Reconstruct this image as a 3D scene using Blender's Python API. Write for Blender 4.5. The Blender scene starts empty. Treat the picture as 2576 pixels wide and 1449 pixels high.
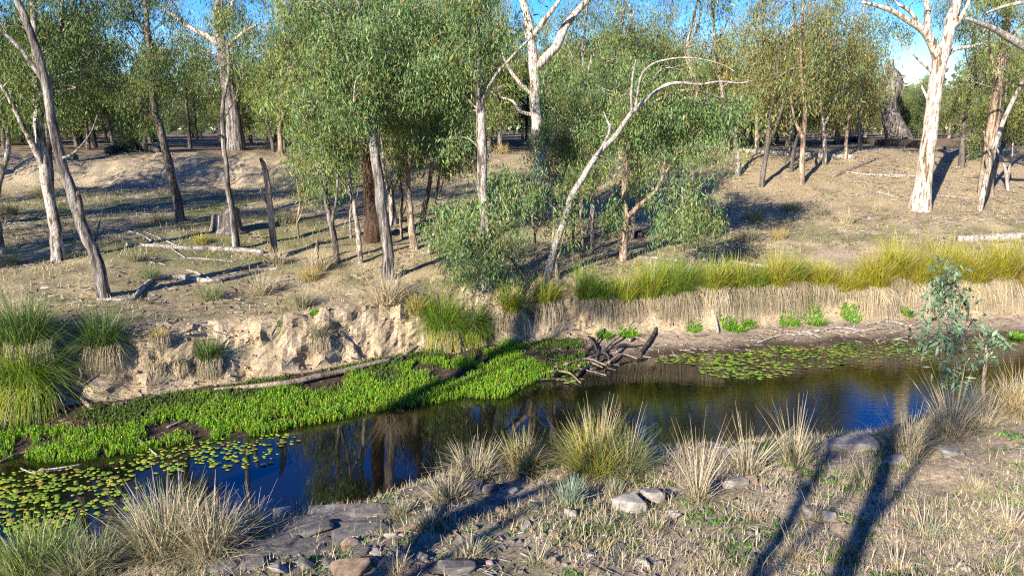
import bpy, bmesh, math, random
import numpy as np
from mathutils import Vector

SEED = 11
rng = np.random.default_rng(SEED)
random.seed(SEED)
R = math.radians
scene = bpy.context.scene
COL = scene.collection

# ------------------------------------------------------------------ camera
CAM_Z, PITCH, FPX = 5.5, R(11.4), 788.0
cd = bpy.data.cameras.new('camera')
cd.sensor_width = 36.0
cd.lens = 36.0 * FPX / 1024.0
cd.clip_start, cd.clip_end = 0.1, 3000.0
cam = bpy.data.objects.new('camera', cd)
COL.objects.link(cam)
cam.location = (0, 0, CAM_Z)
cam.rotation_euler = (math.pi / 2 - PITCH, 0, 0)
scene.camera = cam

# ------------------------------------------------------------------ sky, sun, exposure
SUN_EL, SUN_AZ = R(22), R(33)        # shadows run away from the camera and 33 degrees to its right
w = bpy.data.worlds.new('World')
scene.world = w
w.use_nodes = True
nt = w.node_tree
bg = nt.nodes['Background']
sky = nt.nodes.new('ShaderNodeTexSky')
sky.sky_type = 'NISHITA'
sky.sun_disc = False
sky.sun_elevation = SUN_EL
sky.sun_rotation = math.pi + SUN_AZ
sky.altitude = 300
sky.air_density = 1.0
sky.dust_density = 0.15
sky.ozone_density = 4.0
hs = nt.nodes.new('ShaderNodeHueSaturation')
hs.inputs['Hue'].default_value = 0.525
hs.inputs['Saturation'].default_value = 1.5
nt.links.new(sky.outputs[0], hs.inputs['Color'])
nt.links.new(hs.outputs[0], bg.inputs['Color'])
bg.inputs['Strength'].default_value = 0.10
sl = bpy.data.lights.new('sun', 'SUN')
sl.energy = 5.0
sl.angle = R(0.5)
sl.color = (1.0, 0.93, 0.82)
sun = bpy.data.objects.new('sun', sl)
COL.objects.link(sun)
sun.rotation_euler = Vector((math.sin(SUN_AZ) * math.cos(SUN_EL), math.cos(SUN_AZ) * math.cos(SUN_EL), -math.sin(SUN_EL))).to_track_quat('-Z', 'Y').to_euler()
vs = scene.view_settings
vs.view_transform = 'Standard'
vs.look = 'None'
vs.gamma = 1.0
vs.use_curve_mapping = False
vs.exposure = 1.45
scene.cycles.max_bounces = 6
scene.cycles.diffuse_bounces = 2
scene.cycles.transmission_bounces = 3
scene.cycles.use_denoising = False
scene.cycles.filter_width = 1.2
scene.cycles.sample_clamp_indirect = 4.0

# ------------------------------------------------------------------ numeric helpers
def sstep(a, b, x):
    t = np.clip((x - a) / (b - a), 0, 1)
    return t * t * (3 - 2 * t)

def _hash(ix, iy, iz, s):
    h = (ix.astype(np.int64) * 374761393 + iy.astype(np.int64) * 668265263 + iz.astype(np.int64) * 1274126177 + s * 974634777) & 0xffffffff
    h = ((h ^ (h >> 13)) * 1274126177) & 0xffffffff
    h = ((h ^ (h >> 16)) * 2246822519) & 0xffffffff
    return ((h ^ (h >> 15)) & 0xffffff) / float(0xffffff)

def vnoise(x, y, z=None, s=0):
    x = np.asarray(x, float); y = np.asarray(y, float)
    z = np.zeros_like(x) if z is None else np.asarray(z, float)
    ix, iy, iz = np.floor(x), np.floor(y), np.floor(z)
    fx, fy, fz = x - ix, y - iy, z - iz
    fx = fx * fx * (3 - 2 * fx); fy = fy * fy * (3 - 2 * fy); fz = fz * fz * (3 - 2 * fz)
    def c(a, b, d): return _hash(ix + a, iy + b, iz + d, s)
    v0 = (c(0,0,0) * (1-fx) + c(1,0,0) * fx) * (1-fy) + (c(0,1,0) * (1-fx) + c(1,1,0) * fx) * fy
    if not fz.any(): return v0
    v1 = (c(0,0,1) * (1-fx) + c(1,0,1) * fx) * (1-fy) + (c(0,1,1) * (1-fx) + c(1,1,1) * fx) * fy
    return v0 * (1-fz) + v1 * fz

def fbm(x, y, o=4, s=0, z=None):
    a, t, n = 1.0, 0.0, 0.0
    x = np.asarray(x, float); y = np.asarray(y, float)
    for k in range(o):
        t = t + a * vnoise(x, y, z, s + k * 17); n += a
        a *= 0.5; x = x * 2.03 + 3.1; y = y * 2.03 + 7.7
        if z is not None: z = z * 2.03 + 1.3
    return t / n

# ------------------------------------------------------------------ lie of the land (metres; water level z = 0, creek crosses in front of the camera)
FB = np.array([(-60,-14),(-40,-2),(-20,8.0),(-14,11.2),(-9.48,13.81),(-8.35,14.45),(-6.82,15.38),(-5,16.15),(-2.7,17.75),(-1.34,18.5),(1.33,19.37),(3.2,19.76),(6.55,20.6),(11.3,21.5),(14.7,21.95),(30,24),(60,28),(200,40),(600,60)], float)
FW = np.array([(-60,-16),(-40,-4),(-20,6.2),(-14,9.6),(-8.8,12.55),(-7,12.65),(-5,13.5),(-3,14.75),(-.3,15.8),(1.1,17.65),(3,18.5),(6.2,19.3),(10.6,20.1),(14,20.9),(30,23),(60,27),(200,39),(600,59)], float)
NS = np.array([(-60,-20),(-40,-8),(-20,2.0),(-14,6.0),(-10,8.6),(-6.9,9.4),(-5.2,9.45),(-3.95,9.86),(-3.4,10.4),(-2,11.2),(-.9,12.0),(.9,12.5),(2.9,13.0),(5.1,13.45),(6.7,13.6),(9.1,15.4),(11.3,16.6),(16,18.2),(30,21),(60,25),(200,37),(600,57)], float)
def curve(C, x):
    return np.interp(x, C[:,0], C[:,1])
def fb(x): return curve(FB, x) + 0.5 * (fbm(np.asarray(x) * 0.55, 0 * np.asarray(x), 3, 5) - 0.5)
def fw(x): return curve(FW, x) + 0.7 * (fbm(np.asarray(x) * 0.9, 0 * np.asarray(x), 3, 9) - 0.5)
def ns(x): return curve(NS, x) + 0.5 * (fbm(np.asarray(x) * 0.7, 0 * np.asarray(x), 3, 21) - 0.5)

PL = np.array([(10,1.8),(16,1.8),(20,2.15),(24,2.45),(36,2.75),(38.2,2.9),(38.9,3.5),(39.8,4.05),(41,4.2),(60,4.4),(120,4.6),(600,5.0)], float)
PM = np.array([(10,1.4),(18,1.4),(20,1.6),(24,2.1),(30,2.75),(36,3.5),(42,4.2),(60,4.5),(120,4.7),(600,5.0)], float)
PR = np.array([(10,1.3),(21,1.35),(23,1.5),(26,1.95),(30,2.6),(33,3.35),(36,4.15),(38.5,4.5),(60,4.6),(120,4.7),(600,5.0)], float)
def plain(x, y):
    wob = 2.2 * (fbm(x * 0.16, y * 0.0, 3, 31) - 0.5) + 1.6 * np.sin(x * 0.23 + 1.0)
    l = np.interp(y + wob * sstep(30, 37, y), PL[:,0], PL[:,1]); m = np.interp(y, PM[:,0], PM[:,1]); r = np.interp(y, PR[:,0], PR[:,1])
    a = sstep(-10.5, -6.0, x); b = sstep(1.0, 8.0, x)
    return (l * (1-a) + m * a) * (1-b) + r * b

def height(x, y, detail=True):
    x = np.asarray(x, float); y = np.asarray(y, float)
    f, wl, n = fb(x), fw(x), ns(x)
    d = y - f
    wb = 1.05 - 0.22 * sstep(1, 6, x)
    top = plain(x, y)
    foot = 0.22 + 0.5 * sstep(2, 6, x) * sstep(0, 1, d)
    zf = np.where(d > 0, foot + (top - foot) * sstep(0, wb, d) , 0.22 * np.clip((y - wl) / np.maximum(f - wl, 0.2), -3, 1))
    e = n - y
    zn = np.where(e > 0, 0.42 * np.minimum(e, 1.4) + 0.06 * np.clip(e - 1.4, 0, 14) + 0.02 * np.clip(e - 15.4, 0, 60), 0.5 * e)
    zn = zn + 0.25 * sstep(5, 9, x) * sstep(0.5, 3, e)
    z = np.maximum(np.maximum(zf, zn), -0.55)
    if detail:
        land = sstep(-0.05, 0.25, z)
        z = z + land * (0.22 * (fbm(x * 0.45, y * 0.45, 4, 41) - 0.5) * sstep(0, 3, np.maximum(d - 1.5, e)) + 0.09 * (fbm(x * 2.2, y * 2.2, 3, 47) - 0.5))
        bank = sstep(0.0, 0.3, d) * (1 - sstep(wb * .8, wb * 1.25, d)) * sstep(0.02, .3, d)
        rill = np.abs(fbm(x * 1.7, y * 0.8, 3, 53) - 0.5) * 2
        z = z - bank * 0.55 * (0.30 - np.minimum(rill, .3)) * (1 - .5 * sstep(2, 5, x)) + bank * 0.42 * (fbm(x * 4.0, y * 4.0, 4, 57) - 0.5)
        sc = (1 - sstep(-10.5, -7, x)) * sstep(36.5, 38.5, y) * (1 - sstep(41, 43, y))
        z = z + sc * 1.5 * (np.minimum(np.abs(fbm(x * .55, y * .22, 3, 61) - .5) * 2, .35) - .25) + sc * .35 * (fbm(x * 1.8, y * 1.8, 3, 63) - .5)
    return z
def hz(x, y): return float(height(np.array([x]), np.array([y]))[0])

# where a line of sight at (u, v) of the 2576 x 1449 survey picture meets the land, or a depth plane
def ray(u, v):
    a = (u * 1024 / 2576 - 512) / FPX; t = (287.5 - v * 575 / 1449) / FPX
    return np.array([a, math.cos(PITCH) + t * math.sin(PITCH), -math.sin(PITCH) + t * math.cos(PITCH)])
def at(u, v, Y):
    d = ray(u, v)
    return np.array([0, 0, CAM_Z]) + d * (Y / d[1])
_T = np.concatenate([np.arange(4, 60, 0.03), np.arange(60, 400, 0.5)])
def ground(u, v):
    d = ray(u, v)
    P = _T[:, None] * d / d[1] + np.array([0, 0, CAM_Z])
    h = np.maximum(height(P[:,0], P[:,1]), 0.0)
    k = np.argmax(P[:,2] <= h)
    if P[k,2] > h[k]: k = len(_T) - 1
    p = P[k].copy(); p[2] = h[k]
    return p
def onwater(u, v, z=0.0):
    d = ray(u, v)
    return np.array([0, 0, CAM_Z]) + d * ((z - CAM_Z) / d[2])
PXM = 1024 / 2576 / FPX      # metres per survey pixel per metre of depth

# ------------------------------------------------------------------ mesh building
class MB:
    def __init__(s): s.v, s.q, s.t, s.c, s.n = [], [], [], [], 0
    def add(s, v, q=None, t=None, c=None):
        v = np.asarray(v, float).reshape(-1, 3)
        if q is not None and len(q): s.q.append(np.asarray(q, int).reshape(-1, 4) + s.n)
        if t is not None and len(t): s.t.append(np.asarray(t, int).reshape(-1, 3) + s.n)
        if c is None: c = np.ones((len(v), 3)) * .5
        c = np.asarray(c, float)
        if c.ndim == 1: c = np.tile(c, (len(v), 1))
        s.v.append(v); s.c.append(c); s.n += len(v)
    def build(s, name, mat, parent=None, origin=None, smooth=False):
        v = np.concatenate(s.v) if s.v else np.zeros((0, 3))
        c = np.concatenate(s.c) if s.c else np.zeros((0, 3))
        if origin is not None: v = v - np.asarray(origin)
        q = np.concatenate(s.q) if s.q else np.zeros((0, 4), int)
        t = np.concatenate(s.t) if s.t else np.zeros((0, 3), int)
        me = bpy.data.meshes.new(name)
        me.vertices.add(len(v)); me.vertices.foreach_set('co', v.ravel().astype(np.float32))
        nl = len(q) * 4 + len(t) * 3
        me.loops.add(nl)
        me.loops.foreach_set('vertex_index', np.concatenate([q.ravel(), t.ravel()]).astype(np.int32))
        me.polygons.add(len(q) + len(t))
        me.polygons.foreach_set('loop_start', np.concatenate([np.arange(len(q)) * 4, len(q) * 4 + np.arange(len(t)) * 3]).astype(np.int32))
        if smooth: me.polygons.foreach_set('use_smooth', np.ones(len(q) + len(t), bool))
        a = me.color_attributes.new('Col', 'FLOAT_COLOR', 'POINT')
        a.data.foreach_set('color', np.concatenate([np.clip(c, 0, 1), np.ones((len(c), 1))], 1).ravel().astype(np.float32))
        me.update(calc_edges=True)
        me.materials.append(mat)
        o = bpy.data.objects.new(name, me)
        COL.objects.link(o)
        if parent is not None: o.parent = parent
        elif origin is not None: o.location = origin
        return o

def tag(o, label=None, cat=None, group=None, kind=None):
    if label: o['label'] = label
    if cat: o['category'] = cat
    if group: o['group'] = group
    if kind: o['kind'] = kind
    return o
def empty(name, loc, label=None, cat=None, group=None):
    o = bpy.data.objects.new(name, None)
    o.empty_display_size = 0.2
    COL.objects.link(o); o.location = loc
    return tag(o, label, cat, group)
def copy_tree(o, parent=None):
    c = o.copy(); COL.objects.link(c); c.parent = parent
    for ch in list(o.children): copy_tree(ch, c)
    return c

def smooth_path(P, n_per=6):
    P = np.asarray(P, float)
    if len(P) < 3:
        k = np.linspace(0, 1, max(2, n_per * (len(P) - 1) + 1))[:, None]
        return P[0] * (1 - k) + P[-1] * k
    E = np.vstack([2 * P[0] - P[1], P, 2 * P[-1] - P[-2]])
    out = []
    for i in range(1, len(E) - 2):
        t = np.linspace(0, 1, n_per, endpoint=False)[:, None]
        a, b, c, d = E[i-1], E[i], E[i+1], E[i+2]
        out.append(0.5 * ((2*b) + (-a + c) * t + (2*a - 5*b + 4*c - d) * t**2 + (-a + 3*b - 3*c + d) * t**3))
    return np.vstack(out + [P[-1:]])

def tube(mb, P, r, sides=8, col=(.5, .5, .5), rough=0.0, seed=0, flare=0.0, cap=True):
    """a tapering limb along the path P with radius r per point; rough = relative bark unevenness"""
    P = np.asarray(P, float); r = np.asarray(r, float)
    n = len(P)
    T = np.gradient(P, axis=0); T /= np.linalg.norm(T, axis=1)[:, None] + 1e-9
    ref = np.array([0.0, 1, 0]) if abs(T[0][1]) < 0.8 else np.array([1.0, 0, 0])
    A = np.cross(T, ref); A /= np.linalg.norm(A, axis=1)[:, None] + 1e-9
    B = np.cross(T, A)
    th = np.arange(sides) / sides * 2 * math.pi
    rr = np.tile(r[:, None], (1, sides))
    if flare:
        L = np.concatenate([[0], np.cumsum(np.linalg.norm(np.diff(P, axis=0), axis=1))])
        k = np.exp(-L / (r[0] * 2.2))[:, None]
        rr = rr * (1 + k * flare * (0.6 + 0.7 * np.sin(th * 5 + seed)[None, :] ** 2))
    if rough:
        La = np.concatenate([[0], np.cumsum(np.linalg.norm(np.diff(P, axis=0), axis=1))]) / (r.mean() * 5 + .03)
        ii, jj = np.meshgrid(La, th, indexing='ij')
        rr = rr * (1 + rough * 2 * (fbm(np.cos(jj) * 1.6 + 5, np.sin(jj) * 1.6 + 5, 2, seed, ii) - 0.5))
    V = P[:, None, :] + rr[..., None] * (np.cos(th)[None, :, None] * A[:, None, :] + np.sin(th)[None, :, None] * B[:, None, :])
    i, j = np.meshgrid(np.arange(n - 1), np.arange(sides), indexing='ij')
    q = np.stack([i * sides + j, i * sides + (j + 1) % sides, (i + 1) * sides + (j + 1) % sides, (i + 1) * sides + j], -1).reshape(-1, 4)
    V = V.reshape(-1, 3)
    tri = None
    if cap:
        V = np.vstack([V, P[0], P[-1]])
        k = np.arange(sides)
        tri = np.vstack([np.stack([np.full(sides, n * sides), (k + 1) % sides, k], 1),
                         np.stack([np.full(sides, n * sides + 1), (n - 1) * sides + k, (n - 1) * sides + (k + 1) % sides], 1)])
    mb.add(V, q, tri, np.asarray(col))

def blades(mb, base, az, tilt, L, wd, droop, c0, c1, segs=3, hang=None):
    """arching grass blades: base (N,3); the rest (N,) ; c0, c1 (N,3) colours at root and tip"""
    N = len(base)
    L = np.broadcast_to(L, N); wd = np.broadcast_to(wd, N); droop = np.broadcast_to(droop, N); tilt = np.broadcast_to(tilt, N)
    sa = az + math.pi / 2 + rng.normal(0, 0.7, N)
    side = np.stack([np.cos(sa), np.sin(sa), np.zeros(N)], 1)
    out = np.stack([np.cos(az), np.sin(az), np.zeros(N)], 1)
    V, C = [], []
    for k in range(segs + 1):
        t = k / segs
        p = base + out * (L * (np.sin(tilt) * t + 0.45 * droop * t * t))[:, None]
        p = p + np.array([0, 0, 1.0]) * (L * (np.cos(tilt) * t - 0.75 * droop * t * t))[:, None]
        if hang is not None:
            p = base + out * (L * hang * t ** .55)[:, None] + np.array([0, 0, 1.0]) * (L * (.10 * math.sin(t * 3.14) - t ** 1.25))[:, None]
        ww = (wd * (1 - 0.85 * t ** 1.5) * .5)[:, None]
        V += [p - side * ww, p + side * ww]
        cc = c0 * (1 - t) + c1 * t
        C += [cc, cc]
    V = np.stack(V, 1); C = np.stack(C, 1)
    m = 2 * (segs + 1)
    k = np.arange(N)[:, None] * m
    q = np.concatenate([np.stack([k[:,0] + 2*s, k[:,0] + 2*s + 1, k[:,0] + 2*s + 3, k[:,0] + 2*s + 2], 1) for s in range(segs)])
    mb.add(V.reshape(-1, 3), q, None, C.reshape(-1, 3))

def pick(cols, n, jit=0.12):
    cols = np.asarray(cols, float)
    c = cols[rng.integers(0, len(cols), n)]
    return np.clip(c * (1 + rng.normal(0, jit, (n, 1))) * (1 + rng.normal(0, jit * .35, (n, 3))), 0.003, 1)

# ------------------------------------------------------------------ materials
MATS = {}
def newmat(name):
    m = bpy.data.materials.new(name); m.use_nodes = True
    MATS[name] = m
    return m, m.node_tree, m.node_tree.nodes['Principled BSDF'], m.node_tree.nodes['Material Output']
def N(nt, t, **kw):
    n = nt.nodes.new(t)
    for k, v in kw.items(): setattr(n, k, v)
    return n
def noise_node(nt, scale, detail=5, rough=0.6, vec=None):
    n = N(nt, 'ShaderNodeTexNoise')
    n.inputs['Scale'].default_value = scale; n.inputs['Detail'].default_value = detail; n.inputs['Roughness'].default_value = rough
    if vec is not None: nt.links.new(vec, n.inputs['Vector'])
    return n
def ramp(nt, src, stops):
    r = N(nt, 'ShaderNodeValToRGB')
    el = r.color_ramp.elements
    while len(el) < len(stops): el.new(0.5)
    for e, (p, c) in zip(el, stops):
        e.position = p; e.color = (*c, 1) if len(c) == 3 else c
    nt.links.new(src, r.inputs['Fac'])
    return r
def mixc(nt, fac, a, b, blend='MIX'):
    m = N(nt, 'ShaderNodeMix', data_type='RGBA', blend_type=blend)
    if isinstance(fac, (int, float)): m.inputs[0].default_value = fac
    else: nt.links.new(fac, m.inputs[0])
    for s, i in ((a, 6), (b, 7)):
        if isinstance(s, tuple): m.inputs[i].default_value = (*s, 1)
        else: nt.links.new(s, m.inputs[i])
    return m.outputs[2]
def bump(nt, src, strength, dist, bsdf):
    b = N(nt, 'ShaderNodeBump'); b.inputs['Strength'].default_value = strength; b.inputs['Distance'].default_value = dist
    nt.links.new(src, b.inputs['Height']); nt.links.new(b.outputs[0], bsdf.inputs['Normal'])

def mat_plant(name, trans=0.35, rough=0.5, spec=0.3, tint=(1.0, 1.0, 0.55)):
    m, nt, b, out = newmat(name)
    a = N(nt, 'ShaderNodeAttribute', attribute_name='Col')
    b.inputs['Roughness'].default_value = rough
    b.inputs['Specular IOR Level'].default_value = spec
    nt.links.new(a.outputs['Color'], b.inputs['Base Color'])
    tr = N(nt, 'ShaderNodeBsdfTranslucent')
    c = mixc(nt, 1.0, a.outputs['Color'], tint, 'MULTIPLY')
    nt.links.new(c, tr.inputs['Color'])
    mx = N(nt, 'ShaderNodeMixShader'); mx.inputs[0].default_value = trans
    nt.links.new(b.outputs[0], mx.inputs[1]); nt.links.new(tr.outputs[0], mx.inputs[2])
    nt.links.new(mx.outputs[0], out.inputs['Surface'])
    return m
mat_plant('leaf', 0.24, 0.5, 0.22, (1.15, 1.2, 0.5))
mat_plant('blade', 0.30, 0.6, 0.2, (1.0, 1.0, 0.6))
mat_plant('weed', 0.35, 0.45, 0.3, (1.0, 1.1, 0.4))
mat_plant('pad', 0.12, 0.28, 0.5, (1.0, 1.0, 0.4))

def mat_bark(name, stops, zs=0.18, scale=7.0, bstr=0.6, bdist=0.02, fine=40.0, rough=0.85, seedoff=0.0):
    m, nt, b, out = newmat(name)
    tc = N(nt, 'ShaderNodeTexCoord')
    oi = N(nt, 'ShaderNodeObjectInfo')
    mp = N(nt, 'ShaderNodeMapping'); mp.inputs['Scale'].default_value = (1, 1, zs)
    nt.links.new(tc.outputs['Object'], mp.inputs['Vector'])
    ad = N(nt, 'ShaderNodeVectorMath', operation='ADD')
    sc = N(nt, 'ShaderNodeVectorMath', operation='SCALE'); sc.inputs['Scale'].default_value = 1.0
    cb = N(nt, 'ShaderNodeCombineXYZ'); nt.links.new(oi.outputs['Random'], cb.inputs[0]); nt.links.new(oi.outputs['Random'], cb.inputs[2])
    nt.links.new(cb.outputs[0], sc.inputs[0]); sc.inputs['Scale'].default_value = 20
    nt.links.new(mp.outputs[0], ad.inputs[0]); nt.links.new(sc.outputs[0], ad.inputs[1])
    n1 = noise_node(nt, scale, 6, 0.65, ad.outputs[0])
    n2 = noise_node(nt, fine, 4, 0.7, ad.outputs[0])
    r = ramp(nt, n1.outputs['Fac'], stops)
    f = ramp(nt, n2.outputs['Fac'], [(0.40, (.32, .31, .30)), (0.50, (.95, .95, .95)), (0.60, (1.15, 1.15, 1.15))])
    c = mixc(nt, 1.0, r.outputs[0], f.outputs[0], 'MULTIPLY')
    nt.links.new(c, b.inputs['Base Color'])
    b.inputs['Roughness'].default_value = rough
    b.inputs['Specular IOR Level'].default_value = 0.2
    ma = N(nt, 'ShaderNodeMath', operation='ADD'); nt.links.new(n1.outputs['Fac'], ma.inputs[0]); nt.links.new(n2.outputs['Fac'], ma.inputs[1])
    bump(nt, ma.outputs[0], bstr, bdist, b)
    return m
mat_bark('bark_pale', [(0.38, (.05, .042, .036)), (0.44, (.16, .13, .105)), (0.49, (.33, .285, .235)), (0.55, (.44, .40, .345)), (0.60, (.22, .16, .11))], 0.20, 7.0, 0.5, 0.015)
mat_bark('bark_white', [(0.38, (.11, .07, .045)), (0.44, (.26, .18, .115)), (0.48, (.54, .46, .37)), (0.55, (.62, .56, .48)), (0.59, (.28, .19, .12))], 0.14, 6.5, 0.45, 0.015)
mat_bark('bark_grey', [(0.38, (.035, .03, .027)), (0.46, (.12, .10, .086)), (0.54, (.23, .20, .17)), (0.62, (.36, .32, .28))], 0.10, 9.0, 1.0, 0.035, 60)
mat_bark('bark_dark', [(0.32, (.018, .012, .009)), (0.47, (.07, .042, .027)), (0.6, (.13, .075, .046)), (0.75, (.17, .10, .06))], 0.09, 11.0, 1.0, 0.05, 70)
mat_bark('bark_brown', [(0.38, (.06, .042, .03)), (0.46, (.20, .14, .095)), (0.54, (.34, .25, .175)), (0.62, (.46, .36, .265))], 0.12, 7.0, 0.6, 0.02, 50)
mat_bark('bark_umber', [(0.30, (.04, .032, .028)), (0.5, (.11, .09, .075)), (0.72, (.22, .18, .15))], 0.12, 6.0, 0.7, 0.03)  # dark grey-brown bark tone, mottled by noise, used on several gums
mat_bark('dead_wood', [(0.33, (.09, .075, .065)), (0.45, (.25, .215, .185)), (0.55, (.38, .335, .29)), (0.66, (.47, .42, .365))], 0.35, 9.0, 0.6, 0.014, 45)
mat_bark('dead_wood_brown', [(0.30, (.07, .05, .035)), (0.45, (.20, .15, .105)), (0.6, (.34, .26, .19)), (0.74, (.44, .35, .27))], 0.4, 8.0, 0.6, 0.014, 45)
mat_bark('dead_wood_dark', [(0.30, (.02, .017, .015)), (0.5, (.07, .058, .05)), (0.72, (.17, .145, .125))], 0.5, 6.0, 0.7, 0.02, 35)

def mat_rock(name, stops, sc=6.0, zs=1.0, lich=0.35):
    m, nt, b, out = newmat(name)
    tc = N(nt, 'ShaderNodeTexCoord'); oi = N(nt, 'ShaderNodeObjectInfo')
    mp = N(nt, 'ShaderNodeMapping'); mp.inputs['Scale'].default_value = (1, 1, zs)
    nt.links.new(tc.outputs['Object'], mp.inputs['Vector'])
    cb = N(nt, 'ShaderNodeCombineXYZ'); nt.links.new(oi.outputs['Random'], cb.inputs[0]); nt.links.new(oi.outputs['Random'], cb.inputs[1])
    sc2 = N(nt, 'ShaderNodeVectorMath', operation='SCALE'); sc2.inputs['Scale'].default_value = 30; nt.links.new(cb.outputs[0], sc2.inputs[0])
    ad = N(nt, 'ShaderNodeVectorMath', operation='ADD'); nt.links.new(mp.outputs[0], ad.inputs[0]); nt.links.new(sc2.outputs[0], ad.inputs[1])
    n1 = noise_node(nt, sc, 7, 0.7, ad.outputs[0]); n2 = noise_node(nt, sc * 5, 5, 0.7, ad.outputs[0]); n3 = noise_node(nt, sc * .9, 5, .7, ad.outputs[0])
    n3.inputs['Distortion'].default_value = 1.0
    r = ramp(nt, n1.outputs['Fac'], stops)
    f = ramp(nt, n2.outputs['Fac'], [(0.3, (.6, .6, .6)), (0.68, (1.15, 1.15, 1.15))])
    c = mixc(nt, 1.0, r.outputs[0], f.outputs[0], 'MULTIPLY')
    l = ramp(nt, n3.outputs['Fac'], [(0.55, (0, 0, 0)), (0.62, (lich, lich, lich))])
    c = mixc(nt, l.outputs[0], c, (.30, .31, .26))
    nt.links.new(c, b.inputs['Base Color']); b.inputs['Roughness'].default_value = 0.85
    bump(nt, n1.outputs['Fac'], 0.7, 0.03, b)
    return m
mat_rock('slate', [(0.33, (.045, .04, .036)), (0.5, (.105, .092, .078)), (0.66, (.18, .15, .115))], 6, 5.0, .35)
mat_rock('ochre_stone', [(0.33, (.10, .065, .04)), (0.5, (.22, .14, .08)), (0.66, (.30, .23, .15))], 6, 3.0, .25)
mat_rock('pale_stone', [(0.33, (.14, .12, .095)), (0.5, (.28, .24, .19)), (0.66, (.38, .33, .26))], 7, 2.0, .5)

# ground
m, nt, b, out = newmat('ground')
a = N(nt, 'ShaderNodeAttribute', attribute_name='Col')
tc = N(nt, 'ShaderNodeTexCoord')
n1 = noise_node(nt, 1.6, 8, 0.72, tc.outputs['Object']); n2 = noise_node(nt, 14, 6, 0.75, tc.outputs['Object']); n3 = noise_node(nt, 70, 4, 0.7, tc.outputs['Object'])
f1 = ramp(nt, n1.outputs['Fac'], [(0.3, (.72, .74, .74)), (0.7, (1.22, 1.18, 1.12))])
f2 = ramp(nt, n2.outputs['Fac'], [(0.32, (.50, .50, .50)), (0.5, (.98, .98, .98)), (0.7, (1.35, 1.33, 1.3))])
f3 = ramp(nt, n3.outputs['Fac'], [(0.3, (.62, .62, .62)), (0.7, (1.3, 1.3, 1.3))])
c = mixc(nt, 1.0, a.outputs['Color'], f1.outputs[0], 'MULTIPLY'); c = mixc(nt, 1.0, c, f2.outputs[0], 'MULTIPLY'); c = mixc(nt, 1.0, c, f3.outputs[0], 'MULTIPLY')
nt.links.new(c, b.inputs['Base Color']); b.inputs['Roughness'].default_value = 0.95; b.inputs['Specular IOR Level'].default_value = 0.1
ma = N(nt, 'ShaderNodeMath', operation='MULTIPLY_ADD'); nt.links.new(n3.outputs['Fac'], ma.inputs[0]); ma.inputs[1].default_value = .35; nt.links.new(n2.outputs['Fac'], ma.inputs[2])
bump(nt, ma.outputs[0], 0.9, 0.07, b)

# water: murky brown body under a mirror film, lightly rippled (more to the right, where a breeze touches it)
m, nt, b, out = newmat('creek_water')
tc = N(nt, 'ShaderNodeTexCoord')
mp = N(nt, 'ShaderNodeMapping'); mp.inputs['Rotation'].default_value = (0, 0, R(25)); mp.inputs['Scale'].default_value = (3.0, 9.0, 1)
nt.links.new(tc.outputs['Object'], mp.inputs['Vector'])
n1 = noise_node(nt, 1.1, 3, 0.5, mp.outputs[0]); n2 = noise_node(nt, 0.35, 2, 0.5, tc.outputs['Object'])
sx = N(nt, 'ShaderNodeSeparateXYZ'); nt.links.new(tc.outputs['Object'], sx.inputs[0])
mr = N(nt, 'ShaderNodeMapRange'); nt.links.new(sx.outputs[0], mr.inputs[0])
mr.inputs[1].default_value = 1.0; mr.inputs[2].default_value = 7.0; mr.inputs[3].default_value = 0.10; mr.inputs[4].default_value = 1.0
mm = N(nt, 'ShaderNodeMath', operation='MULTIPLY'); nt.links.new(n1.outputs['Fac'], mm.inputs[0]); nt.links.new(mr.outputs[0], mm.inputs[1])
b.inputs['Base Color'].default_value = (.005, .0045, .003, 1)
b.inputs['Roughness'].default_value = 0.02
b.inputs['IOR'].default_value = 1.36
b.inputs['Specular IOR Level'].default_value = 1.0
bump(nt, mm.outputs[0], 0.12, 0.03, b)

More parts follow.
